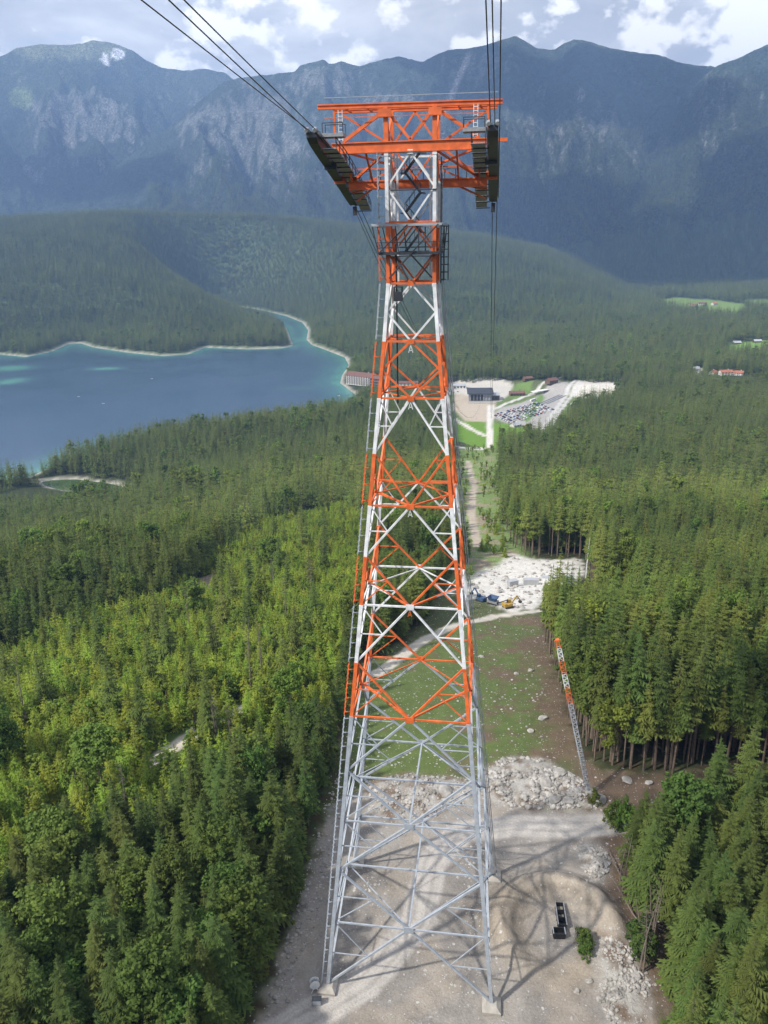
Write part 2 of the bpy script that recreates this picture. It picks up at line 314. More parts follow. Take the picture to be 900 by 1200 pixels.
SINGLES = [(-33.5, 47.9, 3, 21.0, .75), (-36.8, -6.6, 3, 17.0, .1), (36.5, 47.0, 3, 19.0, .9), (42.5, 60.0, 3, 18.0, .3), (57.0, 53.0, 3, 18.0, .4)]
SPECIAL_LABELS = {(-33.5, 47.9): 'broad round bright green beech between the plantation and the tower', (-36.8, -6.6): 'round blue green leafy tree low in the bottom left forest',
 (36.5, 47.0): 'light green leafy tree just right of the small striped mast', (42.5, 60.0): 'mid green leafy tree with pale trunk right of the mast', (57.0, 53.0): 'dull green leafy tree at the shaded forest edge'}
LOWZ = [(44, 182, 18, 62), (-430, 640, 110, 130), (-222, 1250, 50, 70), (384, 1205, 45, 120), (-141, 1235, 40, 90), (FARMB[0], FARMB[1] - 30, 60, 90)]
STCOL = [('sand', (.45, .38, .30)), ('white_a', (.50, .47, .42)), ('white_b', (.54, .51, .46)), ('lot', (.36, .34, .32)), ('green_a', (.13, .21, .05)), ('green_b', (.13, .22, .05))]
REG['leftbank'] = [(-21, -20), (-17.2, -20), (-16.2, 0), (-16.8, 28), (-20.5, 40)]
# ---------------------------------------------------------------- helpers
COL = sc.collection
def tag(o, label=None, cat=None, group=None, kind=None):
    if label: o['label'] = label
    if cat: o['category'] = cat
    if group: o['group'] = group
    if kind: o['kind'] = kind
    return o
def empty(name, loc, rz=0.0, **k):
    o = bpy.data.objects.new(name, None); COL.objects.link(o); o.location = loc; o.rotation_euler = (0, 0, rz)
    o.empty_display_size = .5
    return tag(o, **k)
def mat(name, col, rough=.7, metal=0.0, var=.25, scale=3.0, bump=0.0, bscale=None, **kw):
    m = bpy.data.materials.new(name); m.use_nodes = True; t = m.node_tree; b = t.nodes['Principled BSDF']
    b.inputs['Roughness'].default_value = rough; b.inputs['Metallic'].default_value = metal
    tcn = t.nodes.new('ShaderNodeTexCoord'); n = t.nodes.new('ShaderNodeTexNoise')
    n.inputs['Scale'].default_value = scale; n.inputs['Detail'].default_value = 5; t.links.new(tcn.outputs['Object'], n.inputs[0])
    r = t.nodes.new('ShaderNodeValToRGB'); t.links.new(n.outputs[0], r.inputs[0])
    c = Vector(col)
    r.color_ramp.elements[0].position = .3; r.color_ramp.elements[1].position = .7
    r.color_ramp.elements[0].color = (*(c * (1 - var)), 1); r.color_ramp.elements[1].color = (*[min(1, v * (1 + var * .7)) for v in c], 1)
    t.links.new(r.outputs[0], b.inputs['Base Color'])
    if bump:
        n2 = t.nodes.new('ShaderNodeTexNoise'); n2.inputs['Scale'].default_value = bscale or scale * 4; n2.inputs['Detail'].default_value = 6
        t.links.new(tcn.outputs['Object'], n2.inputs[0])
        bp = t.nodes.new('ShaderNodeBump'); bp.inputs['Strength'].default_value = bump; bp.inputs['Distance'].default_value = .1
        t.links.new(n2.outputs[0], bp.inputs['Height']); t.links.new(bp.outputs[0], b.inputs['Normal'])
    return m
def mesh_np(name, V, F, mats, smooth=False):
    """V (n,3), F (m,k) array of equal-size faces"""
    me = bpy.data.meshes.new(name); V = np.asarray(V, np.float32); F = np.asarray(F, np.int32); k = F.shape[1]
    me.vertices.add(len(V)); me.vertices.foreach_set('co', V.ravel())
    me.loops.add(F.size); me.loops.foreach_set('vertex_index', F.ravel())
    me.polygons.add(len(F)); me.polygons.foreach_set('loop_start', np.arange(0, F.size, k, dtype=np.int32))
    me.polygons.foreach_set('loop_total', np.full(len(F), k, np.int32))
    me.polygons.foreach_set('use_smooth', np.full(len(F), smooth))
    for m in (mats if isinstance(mats, (list, tuple)) else [mats]): me.materials.append(m)
    me.update(calc_edges=True); return me
class MB:
    """collects boxes, bars and tubes into one mesh"""
    def __init__(s): s.v = []; s.f = []; s.m = []
    def add(s, vs, fs, mi=0):
        b = len(s.v); s.v += [tuple(v) for v in vs]; s.f += [tuple(b + i for i in f) for f in fs]; s.m += [mi] * len(fs); return s
    def box(s, c, d, mi=0, rz=0.0):
        cx, cy, cz = c; x, y, z = d[0] / 2, d[1] / 2, d[2] / 2; vs = []
        for sz in (-1, 1):
            for sx, sy in ((-1, -1), (1, -1), (1, 1), (-1, 1)):
                a, b = sx * x, sy * y
                vs.append((cx + a * math.cos(rz) - b * math.sin(rz), cy + a * math.sin(rz) + b * math.cos(rz), cz + sz * z))
        return s.add(vs, [(3, 2, 1, 0), (4, 5, 6, 7), (0, 1, 5, 4), (1, 2, 6, 5), (2, 3, 7, 6), (3, 0, 4, 7)], mi)
    def bar(s, p, q, w, h=None, up=(0, 0, 1), mi=0):
        p, q = Vector(p), Vector(q); h = h or w; d = (q - p)
        if d.length < 1e-6: return s
        d.normalize(); u = Vector(up)
        if abs(d.dot(u)) > .97: u = Vector((0, 1, 0)) if abs(d.y) < .9 else Vector((1, 0, 0))
        a = d.cross(u).normalized(); b = a.cross(d); vs = []
        for e in (p, q):
            for sa, sb in ((-1, -1), (1, -1), (1, 1), (-1, 1)): vs.append(e + a * sa * w / 2 + b * sb * h / 2)
        return s.add(vs, [(3, 2, 1, 0), (4, 5, 6, 7), (0, 1, 5, 4), (1, 2, 6, 5), (2, 3, 7, 6), (3, 0, 4, 7)], mi)
    def tube(s, pts, r, n=8, mi=0, cap=True):
        pts = [Vector(p) for p in pts]; rr = r if isinstance(r, (list, tuple)) else [r] * len(pts); vs = []; fs = []
        d0 = (pts[1] - pts[0]).normalized(); up = Vector((0, 0, 1)) if abs(d0.z) < .95 else Vector((1, 0, 0))
        for i, p in enumerate(pts):
            d = (pts[min(i + 1, len(pts) - 1)] - pts[max(i - 1, 0)]).normalized()
            a = d.cross(up).normalized(); b = a.cross(d)
            for k in range(n):
                t = 2 * math.pi * k / n; vs.append(p + (a * math.cos(t) + b * math.sin(t)) * rr[i])
        for i in range(len(pts) - 1):
            for k in range(n):
                fs.append((i * n + k, i * n + (k + 1) % n, (i + 1) * n + (k + 1) % n, (i + 1) * n + k))
        if cap: fs.append(tuple(range(n))[::-1]); fs.append(tuple((len(pts) - 1) * n + k for k in range(n)))
        return s.add(vs, fs, mi)
    def build(s, name, mats, parent=None, loc=None, smooth=False):
        me = bpy.data.meshes.new(name); me.from_pydata(s.v, [], s.f)
        for m in (mats if isinstance(mats, (list, tuple)) else [mats]): me.materials.append(m)
        if any(s.m): me.polygons.foreach_set('material_index', s.m)
        if smooth: me.polygons.foreach_set('use_smooth', [True] * len(s.f))
        me.update(); o = bpy.data.objects.new(name, me); COL.objects.link(o)
        if parent: o.parent = parent
        if loc: o.location = loc
        return o
def obj(name, me, parent=None, loc=None):
    o = bpy.data.objects.new(name, me); COL.objects.link(o)
    if parent: o.parent = parent
    if loc is not None: o.location = loc
    return o
def hz(x, y): return float(H(np.array([float(x)]), np.array([float(y)]))[0])

# ---------------------------------------------------------------- terrain sheet
hd = -YAW
a_f = np.arange(hd - 42, hd + 42.01, .17)
a_c = np.arange(hd + 42 + 3, hd + 360 - 42 - 1, 3.0)
ang = np.concatenate([a_f, a_c]); ang = np.radians(ang)
rad = [0.0]; r = 12.0
while r < 4150: rad.append(r); r *= (1.0042 if 70 < r < 190 else 1.0085)
while r < 9200: rad.append(r); r += 24
while r < 30000: rad.append(r); r *= 1.15
rad = np.array(rad)
AA, RR = np.meshgrid(ang, rad, indexing='ij')
GX = CAM[0] + RR * np.sin(AA); GY = CAM[1] + RR * np.cos(AA)
GZ = H(GX, GY)
print('terrain', GX.shape, 'z', round(time.time() - T0, 1))

def lerp(a, b, t): return a + (np.asarray(b, float) - a) * t[..., None]
def albedo(x, y, z, slope):
    R, az = polar(x, y)
    n1 = fbm(x / 14, y / 14, 3, 101); n2 = fbm(x / 3, y / 3, 3, 102); n3 = fbm(x / 60, y / 60, 3, 103)
    nf = sstep(900, 500, R); n1 = n1 * nf; n2 = n2 * nf
    c = np.zeros(x.shape + (3,)) + np.array([.032, .045, .016])
    c = lerp(c, [.060, .045, .028], sstep(-.1, .4, n2))
    msk = np.zeros(x.shape + (3,))                  # r: stones, g: gravel grain, b: vegetation
    msk[..., 2] = .6
    far = R > 3800
    # ---- mountains: forest, rock, alp, scree, snow
    u = np.radians(az) * 6500
    wv = R
    f1 = fbm(u / 420, wv / 700, 4, 201); f2 = fbm(u / 60, wv / 260, 4, 203); f3 = ridged(u / 24, wv / 150, 3, 207); f4 = fbm(u / 22, wv / 30, 2, 209)
    hgt = z
    forest = np.array([.052, .076, .048]) * (1 + .45 * f4 + .35 * f1)[..., None]
    rock = np.array([.33, .32, .31]) * (1 + .25 * f4)[..., None]
    rk = sstep(.08, .42, .55 * f2 + .45 * f3 * .6 + .5 * f1 + .5 * (slope - .75) - .30) * sstep(250, 650, hgt + 120 * f1) * .6
    al = sstep(1250, 1700, hgt + 300 * f1 + 100 * f2) * .5
    m_ = forest
    m_ = m_ + (np.array([.10, .12, .055]) - m_) * (al * (1 - .6 * rk))[..., None]
    m_ = m_ + (rock - m_) * rk[..., None] * .8
    # pale summit alp and snow on the left peak
    P = polar_px(x, y)
    def blob(cx, cy, sx, sy, ht=None):
        e = 1.0
        return np.exp(-(((P - cx) / sx) ** 2 + ((hgt - cy) / sy) ** 2))
    la = (R > 7300)
    alp = sstep(.35, .75, np.exp(-((P - 85) / 78) ** 4) * sstep(1560, 1850, hgt + 160 * f2) * la) 
    m_ = m_ + (np.array([.23, .25, .13]) - m_) * alp[..., None] * .9
    alp2 = sstep(.3, .5, blob(22, 1330, 16, 120) + .2 * f2 - .05) * la
    m_ = m_ + (np.array([.20, .26, .10]) - m_) * alp2[..., None] * .9
    cl = sstep(.5, .95, (blob(85, 1150, 60, 260) + blob(125, 900, 40, 200)) * (.55 + 2.0 * f2 + 1.5 * f3)) * la
    m_ = m_ + (np.array([.34, .33, .32]) - m_) * cl[..., None] * .5
    sn = sstep(.6, .8, np.maximum(blob(141, 1790, 10, 60), .9 * blob(128, 1720, 6, 70)) * (.7 + 1.6 * f2 + 2.0 * f3)) * la
    m_ = m_ + (np.array([.85, .87, .9]) - m_) * sn[..., None]
    # pale faces on the middle range
    mid = (R > 4700) & (R < 7400)
    cf = np.zeros(x.shape)
    for cx, cy, sx, sy, a in ((300, 900, 60, 420, 1.0), (240, 950, 45, 260, .8), (380, 1250, 60, 180, .8), (330, 500, 60, 150, .7), (560, 1350, 60, 220, .6), (690, 760, 60, 200, .75), (620, 780, 50, 180, .7), (840, 900, 50, 250, .55), (760, 620, 60, 180, .5), (450, 1000, 70, 300, .6)):
        cf = np.maximum(cf, a * blob(cx, cy, sx, sy))
    cf = sstep(.5, 1.0, cf * (.55 + 2.0 * f2 + 1.5 * f3)) * mid
    m_ = m_ + (np.array([.33, .32, .31]) - m_) * cf[..., None] * .5
    sc1 = np.exp(-((P - (548 + (1450 - hgt) * -.055)) / 3.2) ** 2) * sstep(900, 1000, hgt) * sstep(1520, 1400, hgt) * mid
    m_ = m_ + (np.array([.5, .48, .45]) - m_) * np.clip(sc1 * 1.5, 0, 1)[..., None]
    t = sstep(4300, 5000, R + 250 * f1)
    c = c * (1 - t[..., None]) + m_ * t[..., None]
    hillc = np.array([.075, .105, .042]) * (1 + .3 * f4)[..., None]
    th = sstep(1700, 2000, R) * (1 - t)
    c = c * (1 - th[..., None]) + hillc * th[..., None]
    # ---- regions
    def put(nm, col, ramp0, ramp1, jit=0.0, stone=None, grain=None, veg=None, nmul=None):
        d = sdf(REG[nm], x, y) + jit * n2 * 2
        tt = sstep(ramp1, ramp0, d)
        if nmul is not None: tt = tt * nmul
        nonlocal c
        c = c * (1 - tt[..., None]) + np.asarray(col) * tt[..., None]
        for k, v in enumerate((stone, grain, veg)):
            if v is not None: msk[..., k] = msk[..., k] * (1 - tt) + v * tt
        return tt
    put('young', [.07, .11, .028], -2, 3, 2, veg=.8)
    put('clear', [.085, .10, .042], -1, 3, 2, stone=.10, grain=.3, veg=.8)
    brown = sstep(-.25, .25, n1 + .5 * n2)
    put('slope', np.array([.135, .098, .068]), -2, 4, 2, stone=.07, grain=.3, veg=.6)
    put('slope', np.array([.095, .135, .040]), -2, 4, 2, stone=.06, veg=1.0, nmul=sstep(-.5, .3, -1.3 * n1 - .8 * n2 - (x - 16) / 38) * .9)
    put('clear', np.array([.135, .098, .07]), -1, 3, 2, stone=.08, nmul=sstep(25, 31, x + 2 * n1) * sstep(95, 70, y))
    put('slope', np.array([.14, .10, .07]), -1, 3, 2, stone=.10, nmul=sstep(18, 27, x + 4 * n1) * sstep(150, 110, y) * .7)
    put('strip', np.array([.17, .24, .075]), 4, 12, 3, stone=.15)
    put('strip', np.array([.30, .24, .17]), 0, 6, 3, stone=.4, nmul=sstep(.0, .3, n1 + .5 * n2))
    put('farm', np.array([.16, .24, .06]), -6, 14); put('farmb', np.array([.15, .26, .05]), -4, 8); put('farmc', np.array([.13, .20, .06]), -6, 14)
    put('station', np.array([.12, .17, .05]), 0, 16, 2, veg=.6)
    for nm, cc_ in STCOL: put(nm, np.array(cc_), -1, 5, 1, veg=0)
    put('meadow', np.array([.13, .235, .030]), 0, 8, 0, veg=.5, grain=0, stone=0)
    put('scar', np.array([.26, .20, .14]), -1, 3, 1, stone=.3)
    gb = sstep(-.4, .5, n1)[..., None]
    gcol = np.array([.290, .266, .240]) * (1 - gb) + np.array([.218, .200, .183]) * gb
    put('gravel', gcol, -1.5, 1.5, 1.2, stone=.07, grain=1.0, veg=0)
    # paler wheel-worn patches, tan diggings
    put('gravel', np.array([.34, .29, .235]), -1, 2, 1, nmul=sstep(.05, .35, fbm(x / 9, y / 9, 3, 333)) * .5)
    dd = np.hypot(x - 22.5, y - 2.5)
    t2 = np.exp(-((dd - 8) / 3.5) ** 2) * .5
    c = c * (1 - t2[..., None]) + np.array([.30, .245, .18]) * t2[..., None]
    for nm in ('rubble', 'rubbleb', 'rubblec', 'rubbled'):
        d = sdf(REG[nm], x, y) + n2 * 2; tt = sstep(1.2, -1.5, d)
        pat = sstep(-.35, .25, n2 + .6 * n1)
        cc = np.array([.16, .12, .09])[None] * (1 - pat[..., None]) + np.array([.36, .34, .31])[None] * pat[..., None]
        c = c * (1 - tt[..., None]) + cc * tt[..., None]
        msk[..., 0] = msk[..., 0] * (1 - tt) + (.25 + .3 * pat) * tt; msk[..., 2] *= (1 - tt)
    put('pad', np.array([.60, .575, .535]), -1, 4, 2, stone=.12, grain=1.0, veg=0)
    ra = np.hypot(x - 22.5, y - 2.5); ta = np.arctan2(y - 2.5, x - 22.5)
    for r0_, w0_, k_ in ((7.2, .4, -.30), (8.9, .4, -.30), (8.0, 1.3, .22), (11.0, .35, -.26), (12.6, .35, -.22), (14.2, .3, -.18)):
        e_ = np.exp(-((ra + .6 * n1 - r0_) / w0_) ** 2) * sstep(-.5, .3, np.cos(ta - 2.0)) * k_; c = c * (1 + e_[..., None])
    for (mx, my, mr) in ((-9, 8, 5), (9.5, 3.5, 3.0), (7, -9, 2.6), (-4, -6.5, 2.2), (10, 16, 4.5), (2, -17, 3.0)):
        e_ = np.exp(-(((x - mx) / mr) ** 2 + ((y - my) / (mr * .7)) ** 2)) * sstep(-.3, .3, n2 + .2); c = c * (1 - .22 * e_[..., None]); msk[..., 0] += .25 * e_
    # forest edge litter beside the clearing on the right
    d = sdf([(31, 12), (34, 20), (30, 24), (36, 27), (44, 31), (62, 40), (90, 50), (95, 40), (60, 24), (45, 16), (40, 0), (36, -8)], x, y) + 2 * n2
    tt = sstep(2, -2, d) * .9; c = c * (1 - tt[..., None]) + np.array([.125, .088, .06]) * tt[..., None]; msk[..., 0] = np.where(tt > .5, .12, msk[..., 0])
    # roads and paths
    def way(nm, wd, col, grain=.8, jit=.5):
        nonlocal c
        d = sdl(REG[nm], x, y, 30) + jit * n2
        tt = sstep(wd / 2 + .6, wd / 2 - .6, d)
        c = c * (1 - tt[..., None]) + np.asarray(col) * tt[..., None]; msk[..., 0] *= (1 - tt); msk[..., 2] *= (1 - tt)
        msk[..., 1] = msk[..., 1] * (1 - tt) + grain * tt
    way('road', 5.4, [.43, .40, .37]); way('track', 4.0, [.50, .46, .40]); way('lane', 9, [.60, .57, .52], 0, 0); way('laneb', 8, [.6, .56, .5], 0, 0)
    way('roada', 7, [.55, .53, .50], 0, 0); way('roadb', 7, [.50, .48, .46], 0, 0); way('roadc', 6, [.50, .48, .46], 0, 0)
    way('pathw', 4.2, [.46, .42, .36]); way('stripway', 5, [.42, .36, .29]); way('farroad', 12, [.5, .48, .45], 0, 0)
    dr = sdl(REG['road'], x, y, 30)
    rut = (np.exp(-((dr - 1.0) / .35) ** 2)) * .22 + (np.exp(-((dr - 2.0) / .25) ** 2)) * .10
    c = c * (1 - rut[..., None])
    # shores
    for nm in ('lake', 'pond'):
        d = sdf(REG[nm], x, y) + 7 * fbm(x / 22, y / 22, 2, 91)
        wd = 9 if nm == 'lake' else 7
        tt = sstep(wd, wd - 9, d)
        c = c * (1 - tt[..., None]) + np.array([.34, .32, .27]) * tt[..., None]; msk[..., 2] *= (1 - tt)
    return np.clip(c, .004, .9), msk
def polar_px(x, y):
    R, az = polar(x, y)
    q = np.arange(-600, 1601, 50); aa, _ = prof([(v, 100) for v in q], 7000.0)
    return np.interp(az, aa, q)
dzr = np.gradient(GZ, axis=1) / np.maximum(np.gradient(GX, axis=1) ** 2 + np.gradient(GY, axis=1) ** 2, 1e-6) ** .5
SL = np.abs(dzr)
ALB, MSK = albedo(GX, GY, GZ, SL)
print('albedo', round(time.time() - T0, 1))
na, nr = GX.shape
idx = np.arange(na * nr).reshape(na, nr)
nx_ = np.roll(idx, -1, axis=0)
F = np.stack([idx[:, 1:-1], nx_[:, 1:-1], nx_[:, 2:], idx[:, 2:]], -1).reshape(-1, 4)
F2 = np.stack([idx[:, 0] * 0 + idx[0, 0], nx_[:, 1], idx[:, 1]], -1)
V = np.stack([GX, GY, GZ], -1).reshape(-1, 3)

m = bpy.data.materials.new('ground'); m.use_nodes = True; t = m.node_tree; b = t.nodes['Principled BSDF']; b.inputs['Roughness'].default_value = .95
b.inputs['Specular IOR Level'].default_value = .15
def TN(t, ty, **k):
    n = t.nodes.new(ty)
    for a, v in k.items(): setattr(n, a, v)
    return n
def math_(t, op, a, b=None, clamp=False):
    n = t.nodes.new('ShaderNodeMath'); n.operation = op; n.use_clamp = clamp
    for i, v in enumerate((a, b)):
        if v is None: continue
        if hasattr(v, 'is_linked') or hasattr(v, 'links'): t.links.new(v, n.inputs[i])
        else: n.inputs[i].default_value = v
    return n.outputs[0]
at = TN(t, 'ShaderNodeAttribute', attribute_name='albedo'); am = TN(t, 'ShaderNodeAttribute', attribute_name='cover')
sp = TN(t, 'ShaderNodeSeparateColor'); t.links.new(am.outputs['Color'], sp.inputs[0])
geo = TN(t, 'ShaderNodeNewGeometry')
def gn(scale, det=4, rough=.55, typ='ShaderNodeTexNoise'):
    n = TN(t, typ); n.inputs['Scale'].default_value = scale
    if typ == 'ShaderNodeTexNoise': n.inputs['Detail'].default_value = det; n.inputs['Roughness'].default_value = rough
    t.links.new(geo.outputs['Position'], n.inputs['Vector']); return n
nA = gn(.35, 5); nB = gn(2.6, 5, .65); nC = gn(9, 4, .7)
v1 = gn(1.5, typ='ShaderNodeTexVoronoi'); v2 = gn(3.6, typ='ShaderNodeTexVoronoi')
# grain multiplier
nE = gn(.022, 6, .65); nF = gn(.075, 3, .6)
g1 = math_(t, 'MULTIPLY', nA.outputs[0], .7); g2 = math_(t, 'MULTIPLY', nB.outputs[0], .75); g3 = math_(t, 'MULTIPLY', nC.outputs[0], .55)
gs = math_(t, 'ADD', math_(t, 'ADD', g1, g2), g3)          # mean ~ 1.0
farf = TN(t, 'ShaderNodeAttribute', attribute_name='far').outputs['Fac']
fg = math_(t, 'ADD', math_(t, 'MULTIPLY', math_(t, 'POWER', nE.outputs[0], 3.0), 3.0), math_(t, 'MULTIPLY', math_(t, 'POWER', nF.outputs[0], 3.0), 5.0))
gs = math_(t, 'ADD', math_(t, 'MULTIPLY', gs, math_(t, 'SUBTRACT', 1.0, farf)), math_(t, 'MULTIPLY', fg, farf))
cm = TN(t, 'ShaderNodeVectorMath', operation='SCALE'); t.links.new(at.outputs['Color'], cm.inputs[0]); t.links.new(gs, cm.inputs['Scale'])
# stones: voronoi cells picked by random colour against the stone cover
def stones(v, thr, size):
    s2 = TN(t, 'ShaderNodeSeparateColor'); t.links.new(v.outputs['Color'], s2.inputs[0])
    pick = math_(t, 'LESS_THAN', s2.outputs[0], math_(t, 'MULTIPLY', sp.outputs[0], thr))
    ed = math_(t, 'LESS_THAN', v.outputs['Distance'], size)
    return math_(t, 'MULTIPLY', pick, ed), s2.outputs[1]
sA, rA = stones(v1, .6, .42); sB, rB = stones(v2, .8, .42)
st = math_(t, 'MAXIMUM', sA, sB)
sc_ = TN(t, 'ShaderNodeMixRGB'); t.links.new(st, sc_.inputs[0]); t.links.new(cm.outputs[0], sc_.inputs[1])
stc = TN(t, 'ShaderNodeValToRGB'); t.links.new(rB, stc.inputs[0]); stc.color_ramp.elements[0].color = (.24, .225, .205, 1); stc.color_ramp.elements[1].color = (.48, .465, .44, 1)
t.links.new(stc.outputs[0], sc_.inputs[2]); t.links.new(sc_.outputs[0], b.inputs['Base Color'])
hh = math_(t, 'ADD', math_(t, 'MULTIPLY', st, .25), math_(t, 'ADD', math_(t, 'MULTIPLY', nB.outputs[0], .5), math_(t, 'MULTIPLY', nC.outputs[0], .16)))
bp = TN(t, 'ShaderNodeBump'); bp.inputs['Strength'].default_value = .7; bp.inputs['Distance'].default_value = .5; t.links.new(hh, bp.inputs['Height'])
nD = gn(.045, 6, .6)
bp2 = TN(t, 'ShaderNodeBump'); bp2.inputs['Strength'].default_value = 1.0; t.links.new(bp.outputs[0], bp2.inputs['Normal'])
dst = math_(t, 'MULTIPLY', math_(t, 'GREATER_THAN', TN(t, 'ShaderNodeAttribute', attribute_name='far').outputs['Fac'], .5), 1.0)
t.links.new(nD.outputs[0], bp2.inputs['Height']); t.links.new(math_(t, 'MULTIPLY', dst, 70.0), bp2.inputs['Distance'])
t.links.new(bp2.outputs[0], b.inputs['Normal'])
M_ground = m
me = bpy.data.meshes.new('ground')
nf4, nf3 = len(F), len(F2)
me.vertices.add(len(V)); me.vertices.foreach_set('co', V.astype(np.float32).ravel())
loops = np.concatenate([F.ravel(), F2.ravel()]).astype(np.int32)
me.loops.add(len(loops)); me.loops.foreach_set('vertex_index', loops)
me.polygons.add(nf4 + nf3)
me.polygons.foreach_set('loop_start', np.concatenate([np.arange(nf4) * 4, nf4 * 4 + np.arange(nf3) * 3]).astype(np.int32))
me.polygons.foreach_set('loop_total', np.concatenate([np.full(nf4, 4), np.full(nf3, 3)]).astype(np.int32))
me.polygons.foreach_set('use_smooth', np.ones(nf4 + nf3, bool))
me.materials.append(m); me.update(calc_edges=True)
ca = me.attributes.new('albedo', 'FLOAT_COLOR', 'POINT'); ca.data.foreach_set('color', np.concatenate([ALB.reshape(-1, 3), np.ones((na * nr, 1))], 1).astype(np.float32).ravel())
ca = me.attributes.new('cover', 'FLOAT_COLOR', 'POINT'); ca.data.foreach_set('color', np.concatenate([MSK.reshape(-1, 3), np.ones((na * nr, 1))], 1).astype(np.float32).ravel())
ca = me.attributes.new('far', 'FLOAT', 'POINT'); ca.data.foreach_set('value', (RR > 4500).astype(np.float32).ravel())
# normals must face up
if me.polygons[nf4 // 2].normal.z < 0: me.flip_normals()
ground = obj('ground', me); tag(ground, 'mountain valley ground of gravel clearing, forest floor, lake shores and far blue mountains', 'ground', kind='structure')

# ---------------------------------------------------------------- water
def water(nm, name, label, deep, shallow, step):
    P = np.array(REG[nm]); x0, y0 = P.min(0) - 30; x1, y1 = P.max(0) + 30
    xs = np.arange(x0, x1, step); ys = np.arange(y0, y1, step)
    X, Y = np.meshgrid(xs, ys, indexing='ij'); D = sdf(REG[nm], X, Y)
    keep = D < 12
    D2 = -D
    n = X.size; ii = np.arange(n).reshape(X.shape)
    q = np.stack([ii[:-1, :-1], ii[1:, :-1], ii[1:, 1:], ii[:-1, 1:]], -1).reshape(-1, 4)
    kk = keep.ravel()[q].any(1); q = q[kk]
    used = np.unique(q); remap = -np.ones(n, int); remap[used] = np.arange(len(used)); q = remap[q]
    Vv = np.stack([X.ravel()[used], Y.ravel()[used], np.full(len(used), LAKE_Z)], -1)
    mm = bpy.data.materials.new(name); mm.use_nodes = True; tt = mm.node_tree; bb = tt.nodes['Principled BSDF']
    bb.inputs['Roughness'].default_value = .16; bb.inputs['IOR'].default_value = 1.33
    a = tt.nodes.new('ShaderNodeAttribute'); a.attribute_name = 'depth'
    nz = tt.nodes.new('ShaderNodeTexNoise'); g = tt.nodes.new('ShaderNodeNewGeometry'); nz.inputs['Scale'].default_value = .01; nz.inputs['Detail'].default_value = 5
    tt.links.new(g.outputs['Position'], nz.inputs['Vector'])
    rp = tt.nodes.new('ShaderNodeValToRGB'); tt.links.new(a.outputs['Fac'], rp.inputs[0])
    e = rp.color_ramp.elements; e[0].position = 0; e[0].color = (*shallow, 1); e[1].position = 1; e[1].color = (*deep, 1)
    e2 = e.new(.35); e2.color = (*[.35 * s_ + .65 * d_ for s_, d_ in zip(shallow, deep)], 1)
    tt.links.new(rp.outputs[0], bb.inputs['Base Color'])
    n2 = tt.nodes.new('ShaderNodeTexNoise'); n2.inputs['Scale'].default_value = .35; n2.inputs['Detail'].default_value = 4; tt.links.new(g.outputs['Position'], n2.inputs['Vector'])
    bpn = tt.nodes.new('ShaderNodeBump'); bpn.inputs['Strength'].default_value = .12; bpn.inputs['Distance'].default_value = .4
    tt.links.new(n2.outputs[0], bpn.inputs['Height']); tt.links.new(bpn.outputs[0], bb.inputs['Normal'])
    rr = tt.nodes.new('ShaderNodeMapRange'); tt.links.new(nz.outputs[0], rr.inputs[0]); rr.inputs[3].default_value = .08; rr.inputs[4].default_value = .3
    tt.links.new(rr.outputs[0], bb.inputs['Roughness'])
    mw = mesh_np(name, Vv, q, mm, True)
    dep = D2.ravel()[used]; xx, yy = Vv[:, 0], Vv[:, 1]
    width = 75 if nm == 'lake' else 9
    dd = np.clip(dep / width + .25 * fbm(xx / 60, yy / 60, 3, 400), 0, 1)
    if nm == 'lake':
        for (cx, cy, sx, sy, s_) in SHOALS:
            dd = np.minimum(dd, 1 - s_ * np.exp(-(((xx - cx) / sx) ** 2 + ((yy - cy) / sy) ** 2) ** 2))
    ca = mw.attributes.new('depth', 'FLOAT', 'POINT'); ca.data.foreach_set('value', dd.astype(np.float32))
    if mw.polygons[0].normal.z < 0: mw.flip_normals()
    o = obj(name, mw); tag(o, label, 'water', kind='structure'); return o
SHOALS = [(-838, 1502, 42, 26, .95), (-1068, 1500, 60, 50, .95), (-960, 1335, 36, 50, .95), (-520, 1930, 60, 150, .5), (-341, 1283, 45, 22, .3)]
lake = water('lake', 'lake', 'deep blue mountain lake with turquoise shallows along a pale shore', (.036, .074, .122), (.09, .27, .22), 12.0)
pond = water('pond', 'pond', 'small green pond ringed by pale stones among the conifers', (.05, .085, .025), (.10, .14, .05), 4.0)
print('water', round(time.time() - T0, 1))
